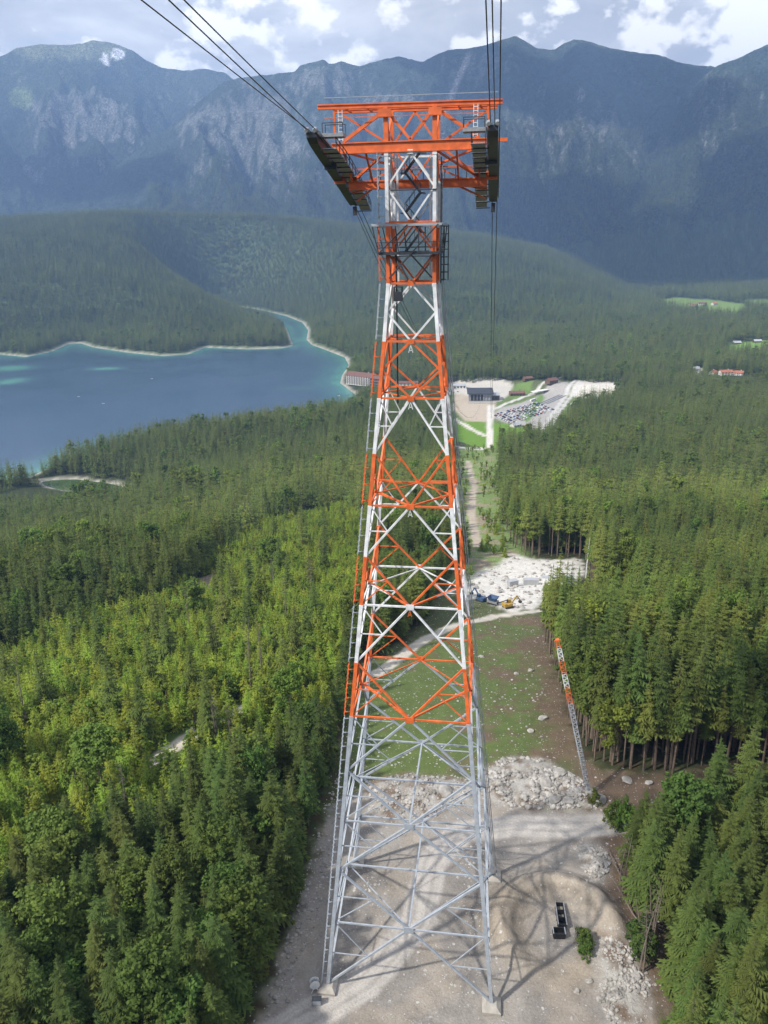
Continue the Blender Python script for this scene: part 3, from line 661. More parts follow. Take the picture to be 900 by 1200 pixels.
# ---------------------------------------------------------------- foliage materials
def foliage(name, dark, light, spread=.35, transl=.25):
    m = bpy.data.materials.new(name); m.use_nodes = True; t = m.node_tree; b = t.nodes['Principled BSDF']
    b.inputs['Roughness'].default_value = .75; b.inputs['Specular IOR Level'].default_value = .2
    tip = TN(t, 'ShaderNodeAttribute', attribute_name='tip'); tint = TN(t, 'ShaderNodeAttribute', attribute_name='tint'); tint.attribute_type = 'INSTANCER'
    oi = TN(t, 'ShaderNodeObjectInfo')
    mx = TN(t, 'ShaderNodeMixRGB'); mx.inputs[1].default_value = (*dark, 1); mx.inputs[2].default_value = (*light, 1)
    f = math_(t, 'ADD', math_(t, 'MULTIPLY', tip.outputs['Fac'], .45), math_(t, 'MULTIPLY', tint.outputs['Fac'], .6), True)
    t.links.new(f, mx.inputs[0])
    hs = TN(t, 'ShaderNodeHueSaturation'); t.links.new(mx.outputs[0], hs.inputs['Color'])
    rn = oi.outputs['Random']
    t.links.new(math_(t, 'ADD', math_(t, 'MULTIPLY', rn, spread), 1 - spread / 2), hs.inputs['Value'])
    fr = math_(t, 'FRACT', math_(t, 'MULTIPLY', rn, 7.31))
    t.links.new(math_(t, 'ADD', math_(t, 'MULTIPLY', fr, .05), .475), hs.inputs['Hue'])
    t.links.new(hs.outputs[0], b.inputs['Base Color'])
    tr = TN(t, 'ShaderNodeBsdfTranslucent'); t.links.new(hs.outputs[0], tr.inputs[0])
    ms = TN(t, 'ShaderNodeMixShader'); ms.inputs[0].default_value = transl
    t.links.new(b.outputs[0], ms.inputs[1]); t.links.new(tr.outputs[0], ms.inputs[2])
    t.links.new(ms.outputs[0], t.nodes['Material Output'].inputs['Surface']); return m
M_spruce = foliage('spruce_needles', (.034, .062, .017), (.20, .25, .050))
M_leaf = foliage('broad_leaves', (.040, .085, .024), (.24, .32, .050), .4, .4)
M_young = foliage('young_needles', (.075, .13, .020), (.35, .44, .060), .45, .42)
M_bark = mat('bark', (.155, .115, .085), .9, var=.35, scale=1.2)
M_dead = mat('dead_twigs', (.17, .14, .115), .9, var=.3, scale=2)

class TB:
    """triangles with a per-vertex 'tip' value and a material index"""
    def __init__(s): s.v = []; s.f = []; s.m = []; s.t = []
    def tri(s, a, b, c, mi=0, ta=0, tb=0, tc=0):
        n = len(s.v); s.v += [a, b, c]; s.t += [ta, tb, tc]; s.f.append((n, n + 1, n + 2)); s.m.append(mi)
    def mesh(s, name, mats):
        me = mesh_np(name, np.array(s.v), np.array(s.f), mats)
        me.polygons.foreach_set('material_index', np.array(s.m, np.int32))
        a = me.attributes.new('tip', 'FLOAT', 'POINT'); a.data.foreach_set('value', np.array(s.t, np.float32)); return me
def trunk_tris(tb, h, r0, lean, mi, n=6, segs=4, z0=-1.5):
    rings = []
    for i in range(segs + 1):
        u = i / segs; z = z0 + (h - z0) * u; r = r0 * (1 - u) ** .8 + .02
        rings.append([(lean[0] * u * u + r * math.cos(2 * math.pi * k / n), lean[1] * u * u + r * math.sin(2 * math.pi * k / n), z) for k in range(n)])
    for i in range(segs):
        for k in range(n):
            a, b, c, d = rings[i][k], rings[i][(k + 1) % n], rings[i + 1][(k + 1) % n], rings[i + 1][k]
            tb.tri(a, b, c, mi); tb.tri(a, c, d, mi)
def spruce(seed, h=26.0, R=2.9, base=.22, whorls=24, nb=8, segs=4, droop=.35, twigs=True, shape=.85):
    """crown triangles of a spruce: whorls of drooping, toothed sprays"""
    rg = random.Random(seed); tb = TB(); lean = (rg.uniform(-.4, .4), rg.uniform(-.4, .4))
    z0 = h * base; ph = rg.uniform(0, 6.28); side = rg.uniform(0, 6.28)
    for wi in range(whorls):
        u = (wi + rg.uniform(-.3, .3)) / whorls; u = min(max(u, 0), .985)
        z = z0 + (h - z0) * u ** .92
        full = min(1, (u + .10) / .22)
        rr = R * (1 - u) ** shape * (.55 + .45 * full) + .16; rr *= 1 + .22 * math.sin(wi * 1.3 + ph) * rg.uniform(.3, 1) + .12 * rg.uniform(-1, 1)
        n = max(4, int(round(nb * (.55 + .45 * (1 - u)))))
        off = rg.uniform(0, 6.28)
        for k in range(n):
            if rg.random() < .07: continue
            a = off + 2 * math.pi * k / n + rg.uniform(-.3, .3)
            L = rr * rg.uniform(.6, 1.28) * (1 + .18 * math.cos(a - side)); dr = droop * rg.uniform(.6, 1.35) * (1 - .7 * u)
            ca, sa = math.cos(a), math.sin(a); cx, cy = lean[0] * (z / h) ** 2, lean[1] * (z / h) ** 2
            zz = z + rg.uniform(-.35, .35)
            def P(t, side=0.0, dz=0.0):
                x = L * t; zd = -dr * L * t * 1.1 + .30 * dr * L * t ** 3.0 + dz
                return (cx + ca * x - sa * side, cy + sa * x + ca * side, zz + zd)
            W = L * rg.uniform(.30, .44)
            for i in range(segs):
                t0, t1 = i / segs, (i + 1) / segs
                wd = W * (1 - abs(t0 - .35) * .9) * (1 if i < segs - 1 else .6)
                for sd_ in (-1, 1):
                    jt = rg.uniform(.75, 1.2)
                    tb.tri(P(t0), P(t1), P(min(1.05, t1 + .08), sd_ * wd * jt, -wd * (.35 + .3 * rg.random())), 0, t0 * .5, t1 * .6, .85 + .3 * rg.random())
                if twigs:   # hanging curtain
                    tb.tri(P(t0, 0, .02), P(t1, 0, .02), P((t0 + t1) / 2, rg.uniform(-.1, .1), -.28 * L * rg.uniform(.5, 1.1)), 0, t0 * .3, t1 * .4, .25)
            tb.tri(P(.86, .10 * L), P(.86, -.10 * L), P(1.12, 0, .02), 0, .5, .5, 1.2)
    # leader shoot
    for k in range(3):
        a = k * 2.1; tx, ty = lean
        tb.tri((tx + .16 * math.cos(a), ty + .16 * math.sin(a), h - .9), (tx + .16 * math.cos(a + 2.1), ty + .16 * math.sin(a + 2.1), h - .9), (tx, ty, h + .5), 0, .3, .3, .9)
    return tb, lean
def bare_twigs(tb, rg, h, z0, z1, mi, n=26):
    for _ in range(n):
        z = rg.uniform(z0, z1); a = rg.uniform(0, 6.28); L = rg.uniform(.5, 1.6)
        p = (0.05 * math.cos(a), .05 * math.sin(a), z); q = (L * math.cos(a), L * math.sin(a), z - L * rg.uniform(.2, .6))
        tb.tri((p[0], p[1], z + .05), (p[0], p[1], z - .05), q, mi)
def beech(seed, h=20.0, R=5.0, clumps=110, per=16, leaf=.55, low=.28):
    rg = random.Random(seed); tb = TB()
    lobes = []
    for i in range(9):
        a = rg.uniform(0, 6.28); q = rg.uniform(.15, .62); zz = h * rg.uniform(low + .12, .84)
        lobes.append(Vector((R * q * math.cos(a), R * q * math.sin(a), zz)))
    lobes.append(Vector((0, 0, h * .80)))
    for c in range(clumps):
        lb = rg.choice(lobes); lr = R * rg.uniform(.42, .62)
        d = Vector((rg.gauss(0, 1), rg.gauss(0, 1), rg.gauss(.25, 1))).normalized()
        ce = lb + d * lr * rg.uniform(.55, 1.0)
        if ce.z < h * low: ce.z = h * low + rg.random()
        cr = R * rg.uniform(.13, .24)
        for k in range(per):
            dd = Vector((rg.gauss(0, 1), rg.gauss(0, 1), rg.gauss(.35, .8))).normalized()
            p = ce + dd * cr * rg.uniform(.5, 1)
            nrm = (dd + Vector((rg.gauss(0, .5), rg.gauss(0, .5), rg.gauss(.3, .4)))).normalized()
            a = nrm.orthogonal().normalized(); b_ = nrm.cross(a); s = leaf * rg.uniform(.7, 1.3); th = rg.uniform(0, 6.28)
            a2 = a * math.cos(th) + b_ * math.sin(th); b2 = nrm.cross(a2)
            tp = .3 + .6 * rg.random()
            q = [p + a2 * s, p + b2 * s * .7, p - a2 * s, p - b2 * s * .7]
            tb.tri(tuple(q[0]), tuple(q[1]), tuple(q[2]), 0, tp, tp, tp); tb.tri(tuple(q[0]), tuple(q[2]), tuple(q[3]), 0, tp, tp, tp)
    return tb, lobes
def limbs(tb, lobes, h, r0, mi, n=5):
    trunk_tris(tb, h * .78, r0, (0, 0), mi)
    for lb in lobes[:7]:
        p = Vector((0, 0, max(1.5, lb.z * .55))); q = lb; d = (q - p).normalized(); a = d.orthogonal().normalized(); b_ = d.cross(a)
        for k in range(3):
            t0, t1 = 2 * math.pi * k / 3, 2 * math.pi * (k + 1) / 3
            A = p + (a * math.cos(t0) + b_ * math.sin(t0)) * r0 * .45; B = p + (a * math.cos(t1) + b_ * math.sin(t1)) * r0 * .45
            tb.tri(tuple(A), tuple(B), tuple(q), mi)

protos = {}
def pair(kind, seed, **k):
    """crown mesh and trunk mesh, kept apart for single trees"""
    if kind == 'spruce':
        tb, lean = spruce(seed, **k); h = k.get('h', 26.0)
        tt = TB(); trunk_tris(tt, h * .97, h * .0085 + .03, lean, 0)
        if k.get('base', .22) > .3: bare_twigs(tt, random.Random(seed), h, h * .12, h * k['base'] + 1, 1)
        return tb.mesh('spruce_crown', [M_young if h < 12 else M_spruce]), tt.mesh('spruce_trunk', [M_bark, M_dead])
    tb, lobes = beech(seed, **k); h = k.get('h', 20.0)
    tt = TB(); limbs(tt, lobes, h, h * .014 + .05, 0)
    return tb.mesh('beech_crown', [M_leaf]), tt.mesh('beech_trunk', [M_bark])
def joint(kind, seed, name, col, **k):
    if kind == 'spruce':
        tb, lean = spruce(seed, **k); h = k.get('h', 26.0); trunk_tris(tb, h * .97, h * .0085 + .03, lean, 1, 4, 2); mats = [M_young if h < 12 else M_spruce, M_bark]
    else:
        tb, lobes = beech(seed, **k); limbs(tb, lobes, k.get('h', 20.0), .3, 1); mats = [M_leaf, M_bark]
    o = bpy.data.objects.new(name, tb.mesh(name, mats)); col.objects.link(o); return o
near_spruce = [pair('spruce', s, h=26, R=r_, base=b_, whorls=w_ + 6, nb=13, segs=6, droop=d_, shape=s_) for s, r_, b_, w_, d_, s_ in ((1, 3.3, .12, 34, .42, .75), (2, 2.8, .18, 32, .5, .85), (3, 3.6, .10, 32, .36, .75), (4, 3.2, .2, 30, .46, .62), (5, 3.0, .15, 34, .4, .68))]
high_spruce = [pair('spruce', s, h=27, R=r_, base=b_, whorls=22, nb=9, segs=4, droop=.45) for s, r_, b_ in ((11, 2.4, .48), (12, 2.1, .55), (13, 2.6, .42))]
young_fir = [pair('spruce', s, h=10, R=1.7, base=.04, whorls=18, nb=9, segs=4, droop=.25, shape=1.0) for s in (21, 22, 23)]
near_beech = [pair('beech', s, h=h_, R=r_, clumps=230, per=26, leaf=.27, low=lo) for s, h_, r_, lo in ((31, 21, 5.2, .25), (32, 19, 4.2, .2), (33, 23, 4.6, .3))]
bushes = [pair('beech', s, h=3.2, R=2.2, clumps=70, per=24, leaf=.15, low=.02) for s in (41, 42)]
print('prototypes', round(time.time() - T0, 1))

# ---------------------------------------------------------------- where trees stand
rng = np.random.default_rng(7)
def scatter(r0, r1, sp, half=46, cx=CAM[0], cy=CAM[1]):
    x0, x1 = cx - r1, cx + r1; y0, y1 = cy - 60, cy + r1
    nx, ny = int((x1 - x0) / sp), int((y1 - y0) / sp)
    jx = rng.random((nx, ny)); jy = rng.random((nx, ny))
    X = x0 + (np.arange(nx)[:, None] + .1 + .8 * jx) * sp; Y = y0 + (np.arange(ny)[None] + .1 + .8 * jy) * sp
    X = X.ravel(); Y = Y.ravel(); R, az = polar(X, Y)
    k = (R >= r0) & (R < r1) & (np.abs((az - hd + 180) % 360 - 180) < half)
    return X[k], Y[k]
def allowed(X, Y, margin=1.5):
    k = np.ones(X.shape, bool)
    k &= sdf(REG['clear'], X, Y) > margin
    k &= (sdf(REG['station'], X, Y) > 6) | (((sdf(REG['white_a'], X, Y) > 6) & (sdf(REG['white_b'], X, Y) > 6) & (sdf(REG['sand'], X, Y) > 6) & (sdf(REG['lot'], X, Y) > 6)) & ((fbm(X / 38, Y / 55, 2, 530) > .10) & (Y > 930) & (np.hypot(X + 10, Y - 1140) > 62) & (sdl(REG['roada'], X, Y, 30) > 7) & (sdl(REG['roadb'], X, Y, 30) > 7) & (sdl(REG['roadc'], X, Y, 30) > 7) & (sdl(REG['lane'], X, Y, 30) > 9)))
    for nm, mg in (('meadow', 2), ('farm', 8), ('farmb', 5), ('farmc', 8), ('pad', 2), ('scar', 1), ('gravel', 1), ('lake', 11), ('pond', 6)):
        k &= sdf(REG[nm], X, Y) > mg
    for nm, mg in (('stripway', 17), ('track', 3), ('pathw', .2), ('farroad', 9), ('road', 4)):
        k &= sdl(REG[nm], X, Y, 30) > mg
    for q in ((-222, 1296, 58), (384, 1225, 30), (396, 1200, 22), (366, 1215, 22), (-141, 1250, 30), (FARM[0], FARM[1], 60), (VILL[0], VILL[1], 110), (FARMB[0], FARMB[1] + 20, 50), (-58, 44, 5.5), (-58.5, 37, 5), (-48, 59, 4), (-49, 53, 3.5), (-74, 21, 4), (-72, 15, 3.5)):
        k &= np.hypot(X - q[0], Y - q[1]) > q[2]
    k &= ~((np.abs(X + 425) < 80) & (Y > 595) & (Y < 655))
    k &= ~((X > 26) & (X < 50) & (Y > 176) & (Y < 214))
    k |= (sdf(REG['standr'], X, Y) < -.5)
    return k
TREES = dict(x=[], y=[], kind=[], h=[], tint=[])
def put_trees(X, Y, kind, h, tint):
    TREES['x'].append(X); TREES['y'].append(Y); TREES['kind'].append(np.broadcast_to(kind, X.shape).copy())
    TREES['h'].append(np.broadcast_to(h, X.shape).copy()); TREES['tint'].append(np.broadcast_to(tint, X.shape).copy())
KS, KH, KY, KB, KYB = 0, 1, 2, 3, 4       # spruce, high-crowned spruce, young fir, beech, young broadleaf
for (r0, r1, sp_) in ((22, 260, 3.8), (260, 420, 4.3), (420, 1500, 6.8), (1500, 2600, 10.0), (2600, 4000, 14.0), (4000, 5700, 16.0)):
    X, Y = scatter(r0, r1, sp_)
    k = allowed(X, Y); X, Y = X[k], Y[k]
    k = sdf(REG['young'], X, Y) > 1; X, Y = X[k], Y[k]
    R, az = polar(X, Y)
    nn = fbm(X / 90, Y / 90, 3, 501); n2 = fbm(X / 28, Y / 28, 2, 502)
    rnd = rng.random(X.shape)
    kind = np.full(X.shape, KS)
    kind[(rnd < np.where(X > 15, .03 + .06 * sstep(.1, .4, n2), .05 + .14 * sstep(.1, .4, n2) + .03 * (R < 300))) & (R < 2600)] = KB
    kind[(R > 3800)] = KS; kind[(kind == KB) & (R > 420) & (rnd > .035)] = KS; kind[(rnd < .35 * sstep(.38, .5, nn)) & (R > 420) & (R < 1500)] = KB
    h = 24.5 + 5 * nn + 12 * (rng.random(X.shape) - .5) + 2 * n2
    dc = sdf(REG['clear'], X, Y)
    edge = (dc < 13) & (X > 15) & (Y > 30) & (Y < 330) & (kind == KS)
    kind[edge] = KH; h[edge] += 2
    h = np.where(r1 > 1600, h * (1.15 if r1 < 2700 else 1.4), h)
    h = h * np.where(R > 420, 1 + .22 * fbm(X / 45, Y / 45, 2, 507), 1)
    h = np.where((X < 0) & (R < 300), h * .70, h)
    for q in LOWZ: h = np.where((np.abs(X - q[0]) < q[2]) & (Y > q[1] - q[3]) & (Y < q[1]), np.minimum(h, 7 + 3 * rng.random(X.shape)), h)
    h = np.where(sdf(REG['station'], X, Y) < 6, h * .62, h)
    st_ = (sdf(REG['standr'], X, Y) < 0)
    h = np.where(st_, 19 + 5 * (rng.random(X.shape) - .5), h); kind = np.where(st_ & (kind == KH), KS, kind); kind = np.where(st_ & (kind == KB) & (rnd > .03), KS, kind)
    tint = .22 + .45 * nn + .25 * n2 + .10 * (rng.random(X.shape) - .5)
    tint = tint + .12 * (rng.random(X.shape) - .5) + .55 * ((X > 20) & (Y > 60) & (Y < 420)) * sstep(0, .4, fbm(X / 60, Y / 60, 2, 505) + .3) + .12 * (Y > 120)
    tint = np.where(st_, .05 + .1 * rnd, tint); tint = np.where((X < -15) & (Y < 45), tint - .12, tint)
    tint = tint + .45 * ((X > -200) & (X < -8) & (Y > 235) & (Y < 560)) * sstep(-.3, .3, n2 + .3)
    tint = np.where(R > 1400, tint + .15 + .6 * (rng.random(X.shape) - .5) + .3 * fbm(X / 150, Y / 150, 2, 540), tint)
    put_trees(X, Y, kind, h, np.clip(tint, -.1, 1.2))
# young bright stand on the left
X, Y = scatter(60, 480, 2.7, 60)
k = (sdf(REG['young'], X, Y) < 1) & allowed(X, Y, 1); X, Y = X[k], Y[k]
rnd = rng.random(X.shape); n2 = fbm(X / 20, Y / 20, 2, 511)
kind = np.where(rnd < .80 + .3 * n2, KY, KYB); k2 = rng.random(X.shape) > .04
h = 8.5 + 3.5 * n2 + 3 * (rng.random(X.shape) - .5)
put_trees(X[k2], Y[k2], kind[k2], h[k2], np.clip(.85 + .3 * n2[k2] + .2 * (rng.random(k2.sum()) - .5), .3, 1.4))
X, Y = scatter(60, 480, 19, 60); k = (sdf(REG['young'], X, Y) < -3) & allowed(X, Y, 1); X, Y = X[k], Y[k]
put_trees(X, Y, np.where(rng.random(X.shape) < .85, KS, KB), 17 + 6 * rng.random(X.shape), .25 + .3 * rng.random(X.shape))
# thin poles crowding the shaded edge right of the clearing
X, Y = scatter(60, 330, 2.9, 40); dc = sdf(REG['clear'], X, Y); k = (dc > 1) & (dc < 9) & (X > 22) & (Y > 34) & (Y < 125) & allowed(X, Y, 1) & (sdf(REG['standr'], X, Y) > 1); X, Y = X[k], Y[k]
put_trees(X, Y, KH, 15 + 8 * rng.random(X.shape), .3 + .5 * rng.random(X.shape))
# bushy regrowth along the lift line
X, Y = scatter(200, 800, 4.5, 40); k = (sdf(REG['strip'], X, Y) < 3) & (sdl(REG['stripway'], X, Y) > 5) & (fbm(X / 16, Y / 22, 2, 520) > .02) & (sdf(REG['pad'], X, Y) > 1); X, Y = X[k], Y[k]
put_trees(X, Y, np.where(rng.random(X.shape) < .5, KY, KYB), 3 + 4 * rng.random(X.shape), .7 + .3 * rng.random(X.shape))
# named single trees
for px_, py_, kk, hh_, tn in SINGLES: put_trees(np.array([px_]), np.array([py_]), kk, hh_, tn)
T = {k: np.concatenate(v) for k, v in TREES.items()}
T['z'] = H(T['x'], T['y']) - .1
print('trees', len(T['x']), round(time.time() - T0, 1))
# how large each shows from the photograph's viewpoint
P = np.stack([T['x'], T['y'], T['z'] + T['h'] * .6], -1) - CAM
fw = np.array(_f); rt = np.array(_x2); upv = np.array(_u2)
dz_ = P @ fw; px = 450 + 900 * (P @ rt) / dz_; py = 600 - 900 * (P @ upv) / dz_
inv = (dz_ > 5) & (px > -15) & (px < 915) & (py > 0) & (py < 1215)
size = np.where(inv, T['h'] ** 1.0 / np.maximum(dz_, 1), -1)
size = np.where(inv & ((T['kind'] == KB)), size * 1.15, size)
order = np.argsort(-size)[:300]
single = np.zeros(len(size), bool); single[order] = True

def region_label(x, y, kind, i):
    nm = {KS: 'spruce', KH: 'long-trunked spruce', KY: 'young fir', KB: 'round beech', KYB: 'young beech'}[kind]
    if x > 30 and y < 30: wh = 'in the front right stand beside the gravel'
    elif x > 15: wh = 'at the shaded edge behind the striped mast'
    elif x > -34: wh = 'along the left edge of the gravel clearing'
    elif y < 15: wh = 'in the dark forest at the bottom left'
    elif sdf(REG['young'], np.array([x]), np.array([y]))[0] < 2: wh = 'in the bright plantation on the left'
    else: wh = 'in the forest below the bright plantation'
    return nm, wh
cnt = {}
rg = random.Random(5)
pools = {KS: near_spruce, KH: high_spruce, KY: young_fir, KB: near_beech, KYB: bushes}
hh0 = {KS: 26, KH: 27, KY: 10, KB: 21, KYB: 3.2}
names = {KS: 'spruce_tree', KH: 'spruce_tree', KY: 'fir_sapling', KB: 'beech_tree', KYB: 'beech_sapling'}
special = {}
for i in order:
    x, y, z, kd, h, tn = (float(T['x'][i]), float(T['y'][i]), float(T['z'][i]), int(T['kind'][i]), float(T['h'][i]), float(T['tint'][i]))
    nm, wh = region_label(x, y, kd, i)
    if 'front right stand' in wh: wh = 'in the front right stand, ' + ('its far top end' if y > 14 else 'level with the skips' if y > -2 else 'its near end')
    elif 'shaded edge' in wh: wh = 'at the shaded edge ' + ('just behind the striped mast' if x < 42 and y < 80 else 'along the brown slope' if x < 42 else 'right of the striped mast' if x < 62 else 'at the far right')
    elif 'left edge' in wh: wh = 'on the clearing left edge, ' + ('before the near footings' if y < -14 else 'between near and far footings' if y < 14 else 'beyond the far footings' if y < 45 else 'beside the grassy slope')
    elif 'bottom left' in wh: wh = ('a few rows behind the left clearing edge' if x > -50 else 'in the middle of the bottom left forest' if x > -68 else 'near the photo left edge, low down')
    sz = 'short ' if h < np.median(T['h'][order]) * .85 else 'tall ' if h > np.median(T['h'][order]) * 1.15 and 'tall' not in nm else ''
    nm = sz + nm if not ('tall' in nm and sz) else nm
    lab = f'{"dark" if tn < .35 else "olive"} green {nm} {wh}'
    key = (round(x, 1), round(y, 1))
    if key in SPECIAL_LABELS: lab = SPECIAL_LABELS[key]; grp = None
    else: grp = f'{nm}s {wh}'.replace('beechs', 'beeches')
    cm_, tm_ = rg.choice(pools[kd])
    s = h / hh0[kd]
    e = empty(names[kd], (x, y, z), rg.uniform(0, 6.28), label=lab, cat='tree', group=grp)
    wd_ = s ** .6 * rg.uniform(.85, 1.25); e.scale = (wd_, wd_ * rg.uniform(.9, 1.1), s); e.rotation_euler = (rg.uniform(-.04, .04), rg.uniform(-.04, .04), rg.uniform(0, 6.28))
    c_ = obj('crown', cm_, e); c_['tint'] = tn; t_ = obj('trunk', tm_, e)
print('single trees', round(time.time() - T0, 1))

# ---------------------------------------------------------------- the rest of the woods: instanced masses
def gn_mass(name, mask, kinds, protos_cols, label):
    """points carrying which tree, turn, size and tint; geometry nodes set the trees out"""
    ii = np.where(mask)[0]
    if not len(ii): return None
    me = bpy.data.meshes.new(name); me.vertices.add(len(ii))
    me.vertices.foreach_set('co', np.stack([T['x'][ii], T['y'][ii], T['z'][ii]], -1).astype(np.float32).ravel())
    col, counts, base_h, starts = protos_cols
    kd = T['kind'][ii]; pick = np.zeros(len(ii), int); sc_h = np.ones(len(ii))
    rr = rng.random(len(ii))
    for k_ in np.unique(kd):
        m_ = kd == k_; st, cn, bh = starts[k_]
        pick[m_] = st + (rr[m_] * cn).astype(int); sc_h[m_] = T['h'][ii][m_] / bh
    wid = sc_h ** .7 * (.82 + .42 * rng.random(len(ii))) * np.where(Rt[ii] > 1400, 1.2, 1.0)
    a = me.attributes.new('pick', 'INT', 'POINT'); a.data.foreach_set('value', pick.astype(np.int32))
    a = me.attributes.new('turn', 'FLOAT', 'POINT'); a.data.foreach_set('value', (rng.random(len(ii)) * 6.283).astype(np.float32))
    a = me.attributes.new('size', 'FLOAT_VECTOR', 'POINT'); a.data.foreach_set('vector', np.stack([wid, wid, sc_h], -1).astype(np.float32).ravel())
    a = me.attributes.new('tint', 'FLOAT', 'POINT'); a.data.foreach_set('value', T['tint'][ii].astype(np.float32))
    o = obj(name, me)
    ng = bpy.data.node_groups.new(name, 'GeometryNodeTree')
    ng.interface.new_socket('Geometry', in_out='INPUT', socket_type='NodeSocketGeometry'); ng.interface.new_socket('Geometry', in_out='OUTPUT', socket_type='NodeSocketGeometry')
    gi = ng.nodes.new('NodeGroupInput'); go = ng.nodes.new('NodeGroupOutput'); m2p = ng.nodes.new('GeometryNodeMeshToPoints')
    ci = ng.nodes.new('GeometryNodeCollectionInfo'); ci.inputs['Collection'].default_value = col; ci.inputs['Separate Children'].default_value = True; ci.inputs['Reset Children'].default_value = True
    ip = ng.nodes.new('GeometryNodeInstanceOnPoints'); ip.inputs['Pick Instance'].default_value = True
    def na_(n, ty):
        q = ng.nodes.new('GeometryNodeInputNamedAttribute'); q.data_type = ty; q.inputs[0].default_value = n; return q.outputs['Attribute']
    L = ng.links.new
    L(gi.outputs[0], m2p.inputs[0]); L(m2p.outputs[0], ip.inputs['Points']); L(ci.outputs[0], ip.inputs['Instance'])
    L(na_('pick', 'INT'), ip.inputs['Instance Index']); cx = ng.nodes.new('ShaderNodeCombineXYZ'); L(na_('turn', 'FLOAT'), cx.inputs[2])
    L(cx.outputs[0], ip.inputs['Rotation']); L(na_('size', 'FLOAT_VECTOR'), ip.inputs['Scale']); L(ip.outputs[0], go.inputs[0])
    md = o.modifiers.new('trees', 'NODES'); md.node_group = ng
    tag(o, label, 'trees', kind='stuff'); return o
def pool(name, specs):
    col = bpy.data.collections.new(name); starts = {}; n = 0
    for kd, bh, lst in specs:
        starts[kd] = (n, len(lst), bh)
        for s in lst: joint(s[0], s[1], f'tree_{n:02d}', col, **s[2]); n += 1
    return (col, n, None, starts)
def sp_(seed, h, R, base, wh, nb, sg, **k): return ('spruce', seed, dict(h=h, R=R, base=base, whorls=wh, nb=nb, segs=sg, **k))
def be_(seed, h, R, cl, per, leaf, low): return ('beech', seed, dict(h=h, R=R, clumps=cl, per=per, leaf=leaf, low=low))
hi = pool('pool_hi', [(KS, 26, [sp_(61, 26, 3.3, .15, 28, 9, 4), sp_(62, 26, 2.9, .2, 28, 9, 4), sp_(63, 26, 3.6, .12, 26, 9, 4, droop=.5), sp_(64, 26, 2.7, .22, 28, 8, 4)]),
    (KH, 27, [sp_(65, 27, 2.4, .48, 20, 8, 4), sp_(66, 27, 2.1, .55, 18, 8, 4)]),
    (KY, 10, [sp_(67, 10, 2.3, .03, 15, 9, 3, shape=.8), sp_(68, 10, 2.0, .03, 15, 9, 3, shape=.9), sp_(69, 10, 2.6, .03, 14, 9, 3, shape=.7)]),
    (KB, 21, [be_(71, 21, 5.0, 130, 22, .36, .25), be_(72, 21, 4.2, 110, 22, .36, .2), be_(73, 21, 4.6, 120, 22, .36, .3)]),
    (KYB, 8, [be_(74, 8, 2.0, 44, 18, .22, .05), be_(75, 8, 1.7, 40, 18, .22, .08), be_(76, 8, 2.3, 46, 18, .24, .05)])])
lo = pool('pool_lo', [(KS, 26, [sp_(81, 26, 4.0, .12, 15, 8, 2, twigs=False), sp_(82, 26, 3.5, .15, 15, 8, 2, twigs=False, shape=.7), sp_(83, 26, 4.4, .10, 14, 8, 2, twigs=False), sp_(89, 26, 3.2, .2, 14, 8, 2, twigs=False, shape=.6)]),
    (KH, 27, [sp_(84, 27, 2.5, .45, 10, 6, 2, twigs=False)]),
    (KB, 21, [be_(85, 21, 4.6, 50, 12, .6, .25), be_(86, 21, 4.0, 45, 12, .6, .25)]),
    (KY, 10, [sp_(87, 10, 1.8, .03, 9, 6, 2, twigs=False)]), (KYB, 8, [be_(88, 8, 2.0, 16, 8, .6, .05)])])
Rt, azt = polar(T['x'], T['y'])
yg = sdf(REG['young'], T['x'], T['y']) < 1
rest = ~single
gn_mass('young_plantation', rest & yg, None, hi, 'bright yellow green young trees packed over the slope left of the tower')
gn_mass('near_forest', rest & ~yg & (Rt < 420), None, hi, 'dense dark green spruce forest on the slopes beside the clearing')
gn_mass('middle_forest', rest & ~yg & (Rt >= 420) & (Rt < 1500), None, lo, 'spruce forest from the slope down to the near lake shore and the car park')
gn_mass('far_forest', rest & ~yg & (Rt >= 1500), None, lo, 'far conifer forest beyond the lake up to the foot of the mountains')
print('forest masses', round(time.time() - T0, 1))
# ---------------------------------------------------------------- materials for built things
M_or = mat('orange_paint', (.68, .135, .030), .55, var=.26, scale=1.1)
M_wh = mat('white_paint', (.68, .69, .70), .55, var=.24, scale=1.1)
M_gv = mat('galvanised_steel', (.33, .36, .40), .6, .0, var=.18, scale=1.5)
M_dk = mat('dark_steel', (.045, .05, .06), .5, .3, var=.3, scale=2)
M_gr = mat('grating', (.28, .29, .31), .55, .2, var=.2, scale=3)
M_rope = mat('rope_steel', (.03, .032, .038), .5, .3, var=.2, scale=5)
M_con = mat('concrete', (.36, .335, .30), .9, var=.2, scale=1.2, bump=.3)
M_rock = mat('limestone', (.34, .32, .295), .95, var=.5, scale=.7, bump=.6, bscale=4)
M_blk = mat('black_bin_paint_and_dark_opening', (.018, .019, .022), .5, var=.3, scale=2)
M_roofr = mat('red_brown_roof', (.16, .08, .06), .85, var=.25, scale=.5)
M_rooft = mat('orange_tile_roof', (.36, .13, .07), .85, var=.25, scale=.5)
M_wallw = mat('white_render', (.66, .64, .60), .85, var=.08, scale=.4)
M_glass = mat('window_glass', (.03, .04, .055), .12, var=.2, scale=.5)
M_wood = mat('brown_timber', (.13, .08, .05), .8, var=.3, scale=.6)
M_asph = mat('asphalt', (.30, .29, .28), .9, var=.12, scale=.15)
M_grey = mat('grey_metal_roof', (.42, .43, .45), .5, .2, var=.12, scale=.3)
